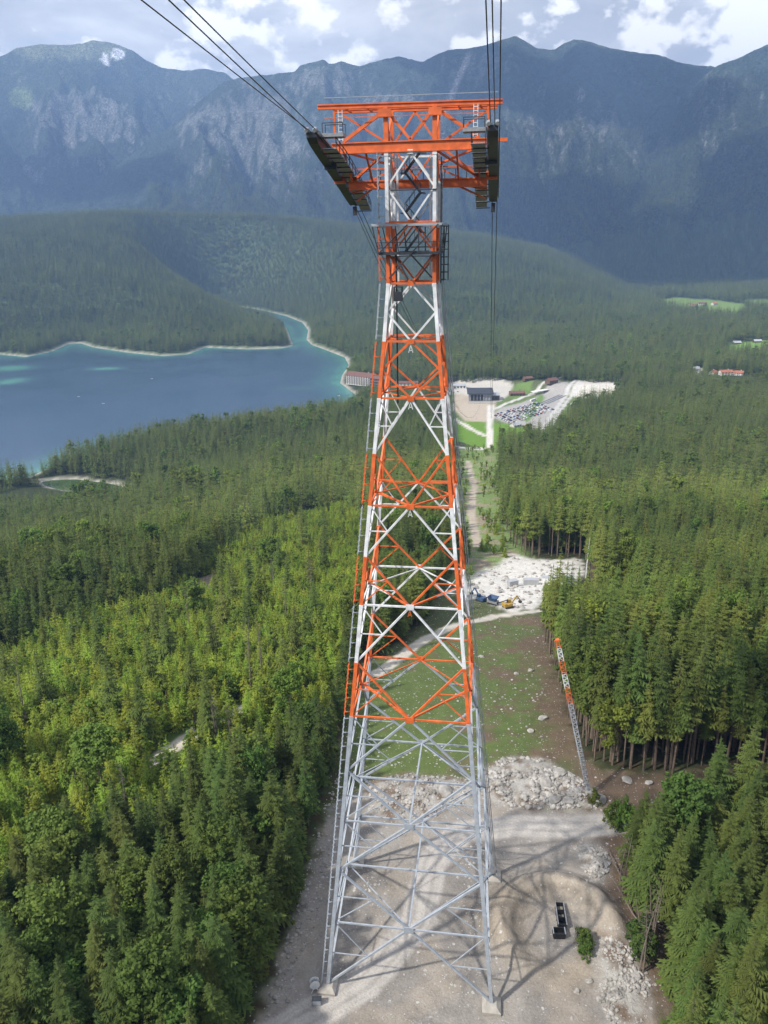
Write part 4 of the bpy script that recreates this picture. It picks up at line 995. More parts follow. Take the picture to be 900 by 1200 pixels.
M_blue = mat('blue_machine_paint', (.045, .09, .19), .6, var=.3, scale=1)
M_yel = mat('yellow_machine_paint', (.42, .27, .05), .6, var=.3, scale=1)
M_tyre = mat('black_rubber', (.02, .02, .02), .9, var=.2, scale=2)
M_whp = mat('white_plastic', (.78, .78, .77), .5, var=.06, scale=1)

# ---------------------------------------------------------------- the tall cable car tower
tower = empty('cable_car_tower', (0, 0, 0), label='tall lattice cable car support tower banded orange and white, grey below', cat='cable car tower')
def W(z): return max(12.05 - .0949 * z, 2.65)
BAND = [(0, 44.8, M_gv), (44.8, 52.6, M_or), (52.6, 60.6, M_wh), (60.6, 67.1, M_or), (67.1, 73.7, M_wh), (73.7, 80.2, M_or), (80.2, 86.9, M_wh), (86.9, 93.5, M_or), (93.5, 100.0, M_wh), (100.0, 106.6, M_or), (106.6, 113.75, M_wh)]
def bandm(z):
    for a, b, m_ in BAND:
        if z < b: return m_
    return M_or
def fp(face, s, z, o=0.0):
    w_ = W(z)
    return [(s * w_, -w_ - o, z), (w_ + o, s * w_, z), (-s * w_, w_ + o, z), (-w_ - o, -s * w_, z)][face]
def part(name, m_, p, q, w_, h=None, **k): return MB().bar(p, q, w_, h, **k).build(name, m_, tower)
for sx, sy in ((-1, -1), (1, -1), (-1, 1), (1, 1)):
    for a, b, m_ in BAND:
        cuts = [a, b]
        t_ = .52 - .0012 * a
        mb = MB().bar((sx * W(a), sy * W(a), a + (.5 if a == 0 else 0)), (sx * W(b), sy * W(b), b), t_, t_, up=(0, 1, 0))
        mb.bar((sx * W(b), sy * W(b), b - .35), (sx * W(b), sy * W(b), b - .01), t_ + .08, t_ + .08, up=(0, 1, 0))
        mb.build('leg_section', m_, tower)
CEN = [11.8, 28.7, 44.8, 60.6, 73.7, 86.9, 93.5, 100.0, 106.6, 113.75]
LEG = [20.5, 36.5, 52.6, 67.1, 80.2, 90.2, 96.8, 103.3, 110.2]
for f_ in range(4):
    def diag(zc, zl):
        th = .28 - .0008 * min(zc, zl); m_ = bandm((zc + zl) / 2); O = -.04
        for s_ in (-1, 1):
            C_ = Vector(fp(f_, 0, zc, O)); L_ = Vector(fp(f_, s_, zl, O))
            MB().bar(C_, L_, th, th).build('brace', m_, tower)
            if max(zc, zl) < 88 and abs(zc - zl) > 5.5:
                mid = (C_ + L_) / 2
                w2 = .125
                MB().bar(mid, fp(f_, s_, mid.z, O), w2).build('secondary_brace', m_, tower)
                MB().bar(mid, fp(f_, s_, zc, O), w2).build('secondary_brace', m_, tower)
    diag(11.8, .9)
    for i in range(9):
        diag(CEN[i], LEG[i]); diag(CEN[i + 1], LEG[i])
    for i, z in enumerate(CEN):
        m_ = bandm(z - .1) if i in (3,) else (M_or if z in (44.8, 60.6, 73.7, 86.9, 100.0) else bandm(z - .1))
        if z < 44: m_ = M_gv
        MB().bar(fp(f_, -1, z), fp(f_, 1, z), .20, .22).build('horizontal_beam', m_, tower)
        g = Vector(fp(f_, 0, z, .16)); rot = 0 if f_ in (0, 2) else math.pi / 2
        s_ = 1.5 - .008 * z
        MB().box(g, (s_, .10, s_ * .75), 0, rot).build('gusset_plate', m_, tower)
        if i < 8:
            MB().bar(fp(f_, 0, z, -.2), fp((f_ + 1) % 4, 0, z, -.2), .14).build('plan_brace', m_, tower)
    if f_ == 0 or f_ == 1:
        for z in (11.8, 28.7): MB().bar(fp(f_, 0, z + .02 * f_), fp(f_ + 2, 0, z + .02 * f_), .24).build('plan_brace', M_gv, tower)
    if f_ == 0:
        for z in (60.6, 73.7, 86.9, 93.5):
            g = Vector(fp(0, 0, z, .3)); hk = MB()
            hk.bar(g + Vector((0, 0, -.4)), g + Vector((-.26, 0, -1.25)), .08); hk.bar(g + Vector((0, 0, -.4)), g + Vector((.26, 0, -1.25)), .08); hk.bar(g + Vector((-.2, 0, -1.0)), g + Vector((.2, 0, -1.0)), .08)
            hk.build('lifting_eye', M_wh if z > 61 else M_or, tower)
for z, m_ in ((44.8, M_or), (60.6, M_or), (73.7, M_or)):   # sloping fan to the corners at the orange levels
    for s_ in (-1, 1): MB().bar(fp(0, 0, z), (s_ * (W(z) - .3), .2, z + .05), .22).build('plan_brace', m_, tower)
# ladder and cable run on the left front leg
for a, b, m_ in BAND:
    mb = MB(); n = max(2, int((b - a) / .7))
    def lp(z, o=0): w_ = W(z); return Vector((-w_ - .95, -w_ - .25 + o, z))
    for o in (-.32, .32): mb.bar(lp(a + .3, o), lp(b, o), .07)
    for k in range(n):
        z = a + .3 + (b - a - .3) * (k + .5) / n; mb.bar(lp(z, -.36), lp(z, .36), .15, .09)
        if k % 3 == 0: mb.bar(lp(z), (-W(z), -W(z), z), .10)
    mb.build('ladder', M_gv if m_ is M_wh else m_, tower)
MB().tube([(W(z) + .5, W(z) - .3, z) for z in (1, 28, 56, 84, 100, 113)], .06, 6).build('cable_conduit', M_gr, tower)
MB().tube([(W(z) + .72, W(z) + .2, z) for z in (1, 28, 56, 84, 100, 106)], .07, 6).build('cable_conduit', M_gv, tower)
# upper gallery
gt, gb = 106.3, 103.3
X0, X1, Y0, Y1 = -4.2, 3.6, -4.1, 4.1
x0, x1 = -3.5, 3.3
for p, q in (((X0, Y0), (X1, Y0)), ((X1, Y0), (X1, Y1)), ((X1, Y1), (X0, Y1)), ((X0, Y1), (X0, Y0))):
    MB().bar((*p, gt), (*q, gt), .22, .26).build('gallery_rim', M_gv, tower)
for c, d in (((0, -3.45, gb), (x1 - x0, 1.25, .3)), ((0, 3.45, gb), (x1 - x0, 1.25, .3)), ((x0 + .35, 0, gb), (.7, 5.6, .28)), ((x1 - .3, 0, gb), (.6, 5.6, .28))):
    MB().box((c[0] + (x0 + x1) / 2 * (c[0] == 0), c[1], c[2]), d).build('gallery_deck', M_dk, tower)
MB().box(((x0 + x1) / 2, 0, gb - .35), (5.2, 5.2, .10)).build('gallery_grating', M_gr, tower)
for k in range(4):
    u = k / 3
    for y in (Y0, Y1):
        MB().bar((x0 + (x1 - x0) * u, y, gb), (X0 + (X1 - X0) * u, y, gt), .12).build('gallery_post', M_dk, tower)
for k in (2,):
    for xa, xb in ((x0, X0), (x1, X1)): MB().bar((xa, Y0 + (Y1 - Y0) * k / 4, gb), (xb, Y0 + (Y1 - Y0) * k / 4, gt), .12).build('gallery_post', M_dk, tower)
for dz in (.6, 1.15):
    u = dz / 3; xa, xb = x0 + (X0 - x0) * u, x1 + (X1 - x1) * u; mb = MB()
    for p, q in (((xa, Y0), (xb, Y0)), ((xb, Y0), (xb, Y1)), ((xb, Y1), (xa, Y1)), ((xa, Y1), (xa, Y0))): mb.bar((*p, gb + dz), (*q, gb + dz), .08)
    mb.build('gallery_rail', M_dk, tower)
for p, q in (((x0, Y0 - .05, gb), (-.2, Y0 - .05, gt)), ((.2, Y0 - .05, gb), (X1 - .4, Y0 - .05, gt)), ((-.2, Y0, 100.4), (-1.8, Y0 + .9, gb)), ((.1, Y0, gb - .1), (2.4, -2.8, 100.6)), ((.1, Y0, gb - .1), (-2.5, -2.8, 100.6))):
    MB().bar(p, q, .15).build('gallery_strut', M_dk, tower)
# caged ladder on the right
cg = MB()
for k in range(8):
    z = 100.2 + k * .85; pts = [(3.1 + .95 * math.sin(a) * (1 if k else .7), 1.2 + .75 * math.cos(a), z) for a in np.linspace(0, math.pi, 7)]
    cg.tube(pts, .055, 5)
for a in (.4, 1.2, 1.95, 2.75): cg.tube([(3.1 + .95 * math.sin(a), 1.2 + .75 * math.cos(a), z) for z in (100.1, 103, 106.3)], .05, 5)
cg.build('ladder_cage', M_dk, tower)
lr = MB()
for o in (-.3, .3): lr.bar((3.1, 1.2 + o, 99.8), (3.1, 1.2 + o, 113.5), .08)
for k in range(34): lr.bar((3.1, .9, 100 + k * .4), (3.1, 1.5, 100 + k * .4), .05)
lr.build('ladder', M_dk, tower)
# zigzag stair inside the head
for k in range(5):
    za = 103.4 + k * 2.1; zb = za + 2.1; sgn = 1 if k % 2 == 0 else -1; y = -.55 if k % 2 == 0 else .55
    mb = MB()
    for o in (-.42, .42): mb.bar((-.85 * sgn, y + o, za), (.85 * sgn, y + o, zb), .07, .2)
    mb.build('stair_stringer', M_dk, tower)
    tr = MB()
    for j in range(10): u = (j + .5) / 10; tr.box((-.85 * sgn + 1.7 * sgn * u, y, za + 2.1 * u), (.26, .84, .09))
    tr.build('stair_treads', M_dk, tower)
    MB().box((1.1 * sgn, 0, zb), (.6, 2.0, .08)).build('stair_landing', M_dk, tower)
    rr_ = MB()
    for o in (-.42, .42): rr_.bar((-.85 * sgn, y + o, za + 1), (.85 * sgn, y + o, zb + 1), .06)
    for j in range(4): rr_.bar((-.85 * sgn + .55 * j * sgn, y - .42, za + .68 * j), (-.85 * sgn + .55 * j * sgn, y - .42, za + .68 * j + 1), .05)
    rr_.build('stair_rail', M_dk, tower)
for sx in (-1, 1): MB().bar((sx * 1.9, .9, 100), (sx * 1.9, .9, 113.7), .22).build('stair_column', M_wh, tower)
MB().bar((-2.2, -2.9, 109.9), (2.9, -2.9, 109.9), .12, .12).build('walkway_rail', M_dk, tower)
# small lift cage on its rail inside the left side
MB().bar((-1.75, -2.2, 86), (-1.75, -2.2, 105), .16).build('lift_rail', M_dk, tower)
mb = MB().box((-1.55, -2.45, 98.1), (1.0, .9, .12)).box((-1.55, -2.45, 99.6), (1.0, .9, .1))
for a in (-.46, .46):
    for b_ in (-.4, .4): mb.bar((-1.55 + a, -2.45 + b_, 98.1), (-1.55 + a, -2.45 + b_, 99.6), .09)
mb.box((-1.55, -2.45, 98.6), (.92, .84, .9)); mb.build('lift_cage', M_dk, tower)

# cross head
def ibeam(name, p, q, d, fl, m_, th=.12):
    p, q = Vector(p), Vector(q); o = Vector((0, 0, d / 2))
    return MB().bar(p, q, th, d - .02).bar(p + o, q + o, fl, .12).bar(p - o, q - o, fl, .12).build(name, m_, tower)
Fy, Ry = -2.65, 2.65
ibeam('main_beam', (-8.7, Fy, 114.3), (8.2, Fy, 114.3), 1.0, .6, M_or, .3)
MB().bar((9.3, Fy, 114.6), (10.4, Fy, 114.6), .3, .35).build('beam_stub', M_or, tower)
ibeam('main_beam', (-7.9, Ry, 110.85), (8.3, Ry, 110.85), .85, .55, M_or, .3)
ibeam('top_beam', (-10.1, Fy, 118.45), (9.8, Fy, 118.25), .38, .42, M_or, .2)
ibeam('top_beam', (-9.4, Ry, 118.75), (9.2, Ry, 118.55), .3, .36, M_or, .2)
for x in (-2.65, 2.65):
    MB().bar((x, Fy, 114.85), (x, Fy, 118.2), .5, .45).build('upright', M_or, tower)
    MB().box((x * 1.02, Fy - .36, 117.55), (1.4, .08, .8)).build('gusset_plate', M_or, tower)
    MB().bar((x, Ry, 111.35), (x, Ry, 118.5), .4).build('upright', M_or, tower)
    MB().bar((x, Ry, 106), (x, Ry, 111), .6).build('upright', M_wh, tower)
    MB().bar((x, -2.5, 118.1), (x, 2.5, 111.5), .24).build('head_brace', M_or, tower)
    MB().bar((x, Ry - .2, 118), (x, Fy + .4, 114.9), .24).build('head_brace', M_or, tower)
for s_ in (-1, 1):
    for p, q, t_ in (((s_ * 2.9, Fy, 117.8), (s_ * 7.4, Fy, 114.95), .42), ((s_ * 2.5, Fy, 117.8), (0, Fy, 114.95), .36),
                     ((s_ * 2.65, Ry, 114.9), (s_ * 8.4, Ry, 118.4), .28), ((s_ * 2.65, Ry, 114.9), (s_ * 7.4, Ry, 111.4), .3),
                     ((s_ * 2.65, Ry, 114.9), (0, Ry, 118.4), .25), ((s_ * 2.65, Ry, 114.9), (0, Ry, 111.4), .25),
                     ((s_ * 7.8, Ry, 110.3), (s_ * 3.0, Ry, 112.3), .2), ((s_ * 7.4, Fy + .3, 114), (s_ * 2.7, Ry, 112.9), .26),
                     ((s_ * 2.7, Fy + .3, 113.9), (s_ * 7.2, Ry, 111.4), .24), ((s_ * 8.2, 6.6, 110.3), (s_ * 3.0, Ry, 111.0), .24),
                     ((s_ * 7.9, 8.2, 109.4), (s_ * 5.2, Ry, 110.4), .22)):
        MB().bar(p, q, t_ * .82).build('head_brace', M_or, tower)
    MB().bar((s_ * 8.3, Fy, 118.1), (s_ * 8.3, Fy, 115.3), .22).build('hanger', M_or, tower)
    for x in (7.4, 5.0):
        MB().bar((s_ * x, Fy, 118.5), (s_ * x, Ry, 118.6), .16).build('cross_beam', M_or, tower)
        MB().bar((s_ * x, Fy + .3, 113.95), (s_ * x, Ry - .3, 111.2), .2).build('cross_beam', M_or, tower)
    ld = MB(); lx = -7.6 if s_ < 0 else 7.0
    for o in (-.22, .22): ld.bar((lx + o, Fy - .2, 115), (lx + o, Fy - .2, 118.1), .07)
    for k in range(8): ld.bar((lx - .22, Fy - .2, 115.2 + k * .38), (lx + .22, Fy - .2, 115.2 + k * .38), .06)
    ld.build('ladder', M_wh, tower)
MB().bar((-8, Ry, 114.9), (7.9, Ry, 114.9), .13).build('cross_tie', M_or, tower)
MB().bar((-8, Ry, 112.6), (7.9, Ry, 112.6), .13).build('cross_tie', M_or, tower)
MB().bar((-9.3, Fy - .5, 117.3), (8.6, Fy - .5, 117.2), .07).build('walkway_rail', M_or, tower)
MB().bar((-9.3, Fy - .2, 119.3), (9.3, Fy - .2, 119.15), .06).build('walkway_rail', M_gv, tower)
MB().bar((-6.9, Ry + .1, 112.35), (7.5, Ry + .1, 112.35), .09).build('walkway_rail', M_gr, tower)
for k in range(12):
    x = -6.6 + k * 1.25
    MB().bar((x, Ry + .1, 111.3), (x, Ry + .1, 112.35), .09).build('rail_post', M_dk, tower)
# rope saddles
def zS(y): t_ = (y + 10.8) / 24.2; return 114.9 - 2.0 * t_ - 3.4 * t_ * t_
for s_, X in ((-1, -9.1), (1, 8.95)):
    ys = np.linspace(-10.8, 13.4, 25); vs = []; fs = []
    def prism(xa, xb, top, bot, m_, name, n_=25):
        ys_ = np.linspace(top[0], top[1], n_); v = []; f = []
        for i, y in enumerate(ys_):
            zt_ = zS(y) + top[2]; d_ = bot(i / (n_ - 1)); v += [(xa, y, zt_), (xb, y, zt_), (xb, y, zt_ - d_), (xa, y, zt_ - d_)]
        for i in range(n_ - 1):
            for k in range(4): f.append((4 * i + k, 4 * i + (k + 1) % 4, 4 * i + 4 + (k + 1) % 4, 4 * i + 4 + k))
        f.append((3, 2, 1, 0)); f.append(tuple(4 * (n_ - 1) + k for k in range(4)))
        mb = MB(); mb.add(v, f); return mb.build(name, m_, tower)
    prism(X - .5, X + .5, (-10.8, 13.4, .15), lambda u: .5 + 1.1 * math.sin(math.pi * min(1, max(0, u))) ** .5, M_dk, 'saddle_girder')
    for o in (-.62, .62): prism(X + o - .06, X + o + .06, (-10.6, 13.2, .35), lambda u: .35, M_gr, 'saddle_flange')
    xi = X - s_ * 1.45                                   # inner walkway
    for k in range(12):
        ya = -9 + k * 1.85; yb = ya + 1.72
        MB().bar((xi, ya, zS(ya) - 1.05), (xi, yb, zS(yb) - 1.05), 1.35, .08).build('walkway_grating', M_gr, tower)
    for zo, o in ((-.05, -.7), (-.5, -.7), (-.05, .66)):
        mb = MB()
        for k in range(12): ya = -9 + k * 1.85; yb = ya + 1.85; mb.bar((xi - s_ * o * -1, ya, zS(ya) + zo), (xi - s_ * o * -1, yb, zS(yb) + zo), .07)
        mb.build('walkway_rail', M_dk, tower)
    for k in range(13):
        ya = -9 + k * 1.85; MB().bar((xi - s_ * .7, ya, zS(ya) - 1.0), (xi - s_ * .7, ya, zS(ya)), .08).build('rail_post', M_dk, tower)
        MB().bar((X - s_ * .4, ya, zS(ya) - 1.15), (xi - s_ * .75, ya, zS(ya) - 1.15), .12).build('walkway_bracket', M_dk, tower)
    MB().box((X - s_ * 1.9, -8.6, 114.9), (2.2, 1.6, .35)).build('end_platform', M_gr, tower)
    fr = MB()
    for a in (-1.05, 1.05):
        for b_ in (-.75, .75): fr.bar((X - s_ * 1.9 + a, -8.6 + b_, 115), (X - s_ * 1.9 + a, -8.6 + b_, 116), .07)
    for b_ in (-.75, .75): fr.bar((X - s_ * 1.9 - 1.05, -8.6 + b_, 116), (X - s_ * 1.9 + 1.05, -8.6 + b_, 116), .07)
    fr.build('platform_rail', M_dk, tower)
    for o in (-.42, .42): MB().tube([(X + o, -11.2, 115.1), (X + o, -10.7, 115.25)], [.18, .3], 8).build('rope_guide', M_gr, tower)
    MB().bar((X, 13.2, 109.0), (X, 13.2, 107.9), .5).build('end_bracket', M_dk, tower)
    # link saddle and beams
    for y in (Fy, Ry): MB().box((X - s_ * .2, y, zS(y) - 1.2), (1.3, .7, .9)).build('saddle_bearing', M_or if y > 0 else M_dk, tower)
# footings
for k, (sx, sy) in enumerate(((-1, -1), (1, -1), (-1, 1), (1, 1))):
    mb = MB(); a, b_, h0, h1 = 1.35, .75, -1.2, .75
    zb = hz(sx * 12.05, sy * 12.05)
    v = [(sx * 12.05 + i * a, sy * 12.05 + j * a, zb + h0) for i, j in ((-1, -1), (1, -1), (1, 1), (-1, 1))] + [(sx * 12.05 + i * a, sy * 12.05 + j * a, .45) for i, j in ((-1, -1), (1, -1), (1, 1), (-1, 1))] + [(sx * 12.0 + i * b_, sy * 12.0 + j * b_, h1 + .25) for i, j in ((-1, -1), (1, -1), (1, 1), (-1, 1))]
    f = [(0, 1, 5, 4), (1, 2, 6, 5), (2, 3, 7, 6), (3, 0, 4, 7), (4, 5, 9, 8), (5, 6, 10, 9), (6, 7, 11, 10), (7, 4, 8, 11), (8, 9, 10, 11)]
    mb.add(v, f).build('footing', M_con, tower)

# ---------------------------------------------------------------- ropes
def rope(x, y0, z0, slope, r, lab, bend=.00006):
    pts = [(x, y0 - d, z0 + slope * d + bend * d * d) for d in (0, 10, 25, 45, 70, 100, 150, 250, 400, 700)]
    o = MB().tube(pts, r, 6).build('haul_rope' if r < .045 else 'track_rope', M_rope); tag(o, lab, 'steel rope'); return o
def rope_dn(x, z0, xe, r, lab, sag=35):
    pts = []
    for u in [0, .01, .02, .04, .07, .1, .15, .2, .3, .4, .5, .6, .7, .8, .9, 1]:
        pts.append((x + (xe - x) * u, 13.3 + (1128 - 13.3) * u, z0 + (-124 - z0) * u - 4 * sag * u * (1 - u)))
    o = MB().tube(pts, r, 6).build('haul_rope' if r < .045 else 'track_rope', M_rope); tag(o, lab, 'steel rope'); return o
for s_, X, nm in ((-1, -9.03, 'left'), (1, 9.13, 'right')):
    rope(X - .44, -10.7, 115.2, .080, .046, f'outer black track rope climbing from the {nm} saddle' if s_ < 0 else 'inner black track rope climbing from the right saddle')
    rope(X + .44, -10.7, 115.2, .080, .046, f'inner black track rope climbing from the {nm} saddle' if s_ < 0 else 'outer black track rope climbing from the right saddle')
    rope(X, -10.7, 115.0, .042, .04, f'thin haul rope between the two ropes climbing from the {nm} saddle')
    for o, q in ((-.3, 'outer' if s_ < 0 else 'inner'), (.3, 'inner' if s_ < 0 else 'outer')):
        rope_dn(X + o, 109.6, (-10 if s_ < 0 else 6) + o, .05, f'{q} rope running from the {nm} saddle down to the valley station')
    for o in (-.34, .34):
        ys = np.linspace(-10.7, 13.3, 13)
        MB().tube([(X + o * (1.3 - .4 * i / 12), y, zS(y) + .3) for i, y in enumerate(ys)], .055, 6).build('saddle_rope', M_rope, tower)
rope_dn(-9.03, 108.3, -10, .035, 'thin haul rope running from the left saddle down to the valley', 42)

# ---------------------------------------------------------------- the small leaning mast
mb_, mt_ = Vector((30.7, 35.5, hz(30.7, 35.5))), Vector((22.9, 37.2, 33.3))
mast = empty('lattice_mast', mb_, label='small leaning lattice mast striped orange and white beside the forest edge', cat='mast')
ax = (mt_ - mb_); Lm = ax.length; ax.normalize(); e1 = ax.cross(Vector((0, 1, 0))).normalized(); e2 = e1.cross(ax)
def mp_(i, t_):   # corner i at fraction t_
    wd = .62 * min(1, .30 + t_ * 7, .45 + (1 - t_) * 9)
    a = (i + .5) * math.pi / 2; return ax * (Lm * t_) + e1 * math.cos(a) * wd + e2 * math.sin(a) * wd
cuts = [(0, .60, M_gv), (.60, .70, M_or), (.70, .79, M_wh), (.79, .875, M_or), (.875, .955, M_wh), (.955, 1.0, M_or)]
for a, b_, m_ in cuts:
    mb = MB(); n = max(1, int(round((b_ - a) * Lm / 1.05)))
    for i in range(4):
        mb.bar(mp_(i, a), mp_(i, b_), .10)
        for k in range(n):
            ta, tb_ = a + (b_ - a) * k / n, a + (b_ - a) * (k + 1) / n
            mb.bar(mp_(i, ta), mp_((i + 1) % 4, tb_), .07); mb.bar(mp_(i, tb_), mp_((i + 1) % 4, tb_), .06)
    mb.build('mast_section', m_, mast)
MB().bar(ax * Lm + e1 * -.6, ax * Lm + e1 * .6, .12).bar(ax * (Lm - .1), ax * (Lm + .25), .6).build('mast_head', M_or, mast)
MB().box((0, 0, 0), (1.6, 1.6, .7)).build('footing', M_con, mast)
for gx, gy in ((33.0, 27.5), (34.5, 29.0), (44, 48), (20, 58)):
    g = Vector((gx, gy, hz(gx, gy))) - mb_
    MB().tube([ax * (Lm * .92), g], .018, 5).build('guy_rope', M_rope, mast)

# ---------------------------------------------------------------- things on the gravel
def skip(cx, cy, lx, ly, h, nb, label):
    z = hz(cx, cy); e = empty('skip', (cx, cy, z - .05), R_(3), label=label, cat='skip'); t_ = .10
    MB().box((0, 0, .08), (lx, ly, .12)).build('floor_plate', M_blk, e)
    for s_ in (-1, 1):
        MB().box((s_ * (lx / 2 - t_ / 2), 0, h / 2 + .15), (t_, ly, h)).build('side_panel', M_blk, e)
        MB().box((0, s_ * (ly / 2 - t_ / 2), h / 2 + .15), (lx - 2 * t_ - .01, t_, h - .02)).build('end_panel', M_blk, e)
        MB().box((s_ * (lx / 2 + .03), 0, h + .17), (.16, ly + .1, .08)).build('rim', M_gr, e)
    for k in range(1, nb): MB().box((0, -ly / 2 + ly * k / nb, h / 2 + .14), (lx - 2 * t_ - .02, .08, h - .06)).build('divider', M_blk, e)
    for k in range(4):
        for s_ in (-1, 1): MB().box((s_ * (lx / 2 + .05), -ly / 2 + ly * (k + .5) / 4, h / 2 + .15), (.08, .1, h - .1)).build('rib', M_blk, e)
skip(23.1, 5.3, 1.3, 4.4, 1.1, 3, 'long black open skip in the dug hollow right of the tower')
skip(22.6, 2.1, 1.8, 1.3, 1.0, 1, 'short black open skip at the near end of the long one')
# white cable drum beside the left front footing
z = hz(-13.9, -12.6); e = empty('cable_drum', (-13.9, -12.6, z), R_(20), label='white cable drum on a steel stand beside the left front footing', cat='cable drum')
for s_ in (-1, 1):
    mb = MB().tube([(0, s_ * .35, 1.3), (0, s_ * .42, 1.3)], .75, 20); mb.build('flange', M_whp, e)
    MB().bar((-.6, s_ * .5, 0), (0, s_ * .5, 1.3), .1).bar((.6, s_ * .5, 0), (0, s_ * .5, 1.3), .1).build('stand_leg', M_whp, e)
MB().tube([(0, -.34, 1.3), (0, .34, 1.3)], .42, 16).build('core', M_gr, e)
z = hz(-13.1, -14.6); e = empty('control_cabinet', (-13.1, -14.8, z), R_(10), label='low grey cabinet in front of the left front footing', cat='cabinet')
MB().box((0, 0, .5), (1.3, .7, 1.0)).build('housing', M_gr, e); MB().box((0, -.36, .5), (1.1, .04, .8)).build('door', M_gv, e); MB().box((0, 0, 1.04), (1.4, .8, .06)).build('lid', M_dk, e)

# rocks
def rock_mesh(seed, name='boulder', sub=2, flat=.7):
    bm = bmesh.new(); bmesh.ops.create_icosphere(bm, subdivisions=sub, radius=1.0); rg_ = random.Random(seed); off = Vector((rg_.random() * 9, rg_.random() * 9, seed))
    pl = [(Vector((rg_.gauss(0, 1), rg_.gauss(0, 1), rg_.gauss(0, 1))).normalized(), rg_.uniform(.55, .85)) for _ in range(9)]
    for v in bm.verts:
        for n_, d_ in pl:
            k = v.co.dot(n_) - d_
            if k > 0: v.co -= n_ * k
        v.co *= 1 + .18 * mnoise.noise(v.co * 1.7 + off); v.co.z *= flat
    me = bpy.data.meshes.new(name); bm.to_mesh(me); bm.free(); me.materials.append(M_rock); return me
RM = [rock_mesh(s) for s in range(6)]
rg = random.Random(3)
ROCKS = [((522, 928), 1.7, 'broad white boulder heap top seen behind the tower base between its legs'), ((565, 770), .9, 'lone pale boulder on the grassy slope right of the tower'), ((637, 842), 1.1, 'pale boulder at the edge of the brown slope below the mast top'), ((622, 857), .9, 'smaller pale boulder just below left of another on the brown slope'),
 ((605, 790), .8, 'grey boulder halfway up the brown slope'), ((622, 786), 1.0, 'pale split boulder beside fallen brushwood on the slope'), ((655, 906), 1.3, 'big pale boulder in the heap left of the mast foot'), ((640, 918), 1.5, 'large block of the rubble heap above the gravel road'),
 ((668, 940), 1.2, 'angular block on the road edge below the mast'), ((700, 938), 1.7, 'large grey boulder right of the mast foot'), ((650, 938), 1.2, 'pale block on the upper edge of the road'), ((596, 905), .9, 'pale block left in the rubble heap'), ((735, 915), 1.1, 'pale boulder under the forest edge right of the mast'), ((760, 918), .9, 'small boulder under the forest edge'),
 ((598, 702), 1.0, 'grey boulder on the white works yard'), ((720, 1160), .7, 'pale stone low on the gravel at the right edge'), ((703, 1172), .6, 'small round stone on the pale gravel near the bottom'), ((676, 1162), .6, 'lone stone on the pale gravel right of the tower foot'), ((745, 1145), .8, 'white stone at the foot of the front right stand'), ((690, 1150), .5, 'tiny stone on the bare gravel')]
for i, (pxy, s_, lb) in enumerate(ROCKS):
    x, y = ROCKXY[i]; o = obj('boulder', RM[i % 6], None, (x, y, hz(x, y) + s_ * .15)); o.scale = (s_ * rg.uniform(.8, 1.3), s_, s_ * rg.uniform(.7, 1)); o.rotation_euler = (rg.uniform(-.3, .3), rg.uniform(-.3, .3), rg.uniform(0, 6)); tag(o, lb, 'boulder', 'pale limestone boulders')
def stone_field(name, label, specs, seed=1):
    rn = np.random.default_rng(seed); base = []
    bm = bmesh.new(); bmesh.ops.create_icosphere(bm, subdivisions=1, radius=1.0); bv = np.array([v.co for v in bm.verts]); bf = np.array([[v.index for v in f.verts] for f in bm.faces]); bm.free()
    Vs, Fs = [], []; n0 = 0
    for reg, n_, s0, s1 in specs:
        P_ = np.array(REG[reg]); k = 0; xs = rn.uniform(P_[:, 0].min(), P_[:, 0].max(), n_ * 4); ys = rn.uniform(max(-25, P_[:, 1].min()), P_[:, 1].max(), n_ * 4)
        ok = sdf(REG[reg], xs, ys) < -.3
        if reg != 'pad': ok &= (sdl(REG['road'], xs, ys) > 3.0) & (fbm(xs / 5, ys / 5, 2, 640) > (-.1 if reg.startswith('rub') else -.6))
        xs, ys = xs[ok][:n_], ys[ok][:n_]; zs = H(xs, ys)
        for x, y, z in zip(xs, ys, zs):
            s_ = s0 + (s1 - s0) * rn.random() ** 2.5
            v = bv * (1 + .35 * (rn.random((len(bv), 1)) - .5)) * s_ * np.array([rn.uniform(.7, 1.3), rn.uniform(.7, 1.3), rn.uniform(.45, .9)])
            a = rn.uniform(0, 6.28); c_, q_ = math.cos(a), math.sin(a); v = v @ np.array([[c_, q_, 0], [-q_, c_, 0], [0, 0, 1]])
            Vs.append(v + (x, y, z + s_ * .2)); Fs.append(bf + n0); n0 += len(bv)
    o = obj(name, mesh_np(name, np.concatenate(Vs), np.concatenate(Fs), M_rock)); tag(o, label, 'stones', kind='stuff')
stone_field('rubble_stones', 'pale limestone rubble heaped above and beside the gravel road', [('rubble', 1500, .10, .62), ('rubbleb', 650, .09, .5), ('rubblec', 260, .12, .5), ('rubbled', 550, .09, .42), ('leftbank', 420, .08, .38)])
stone_field('scattered_stones', 'loose stones scattered over the gravel and brown slope', [('gravel', 500, .05, .18), ('slope', 200, .1, .4), ('pad', 260, .15, 1.3)], 2)

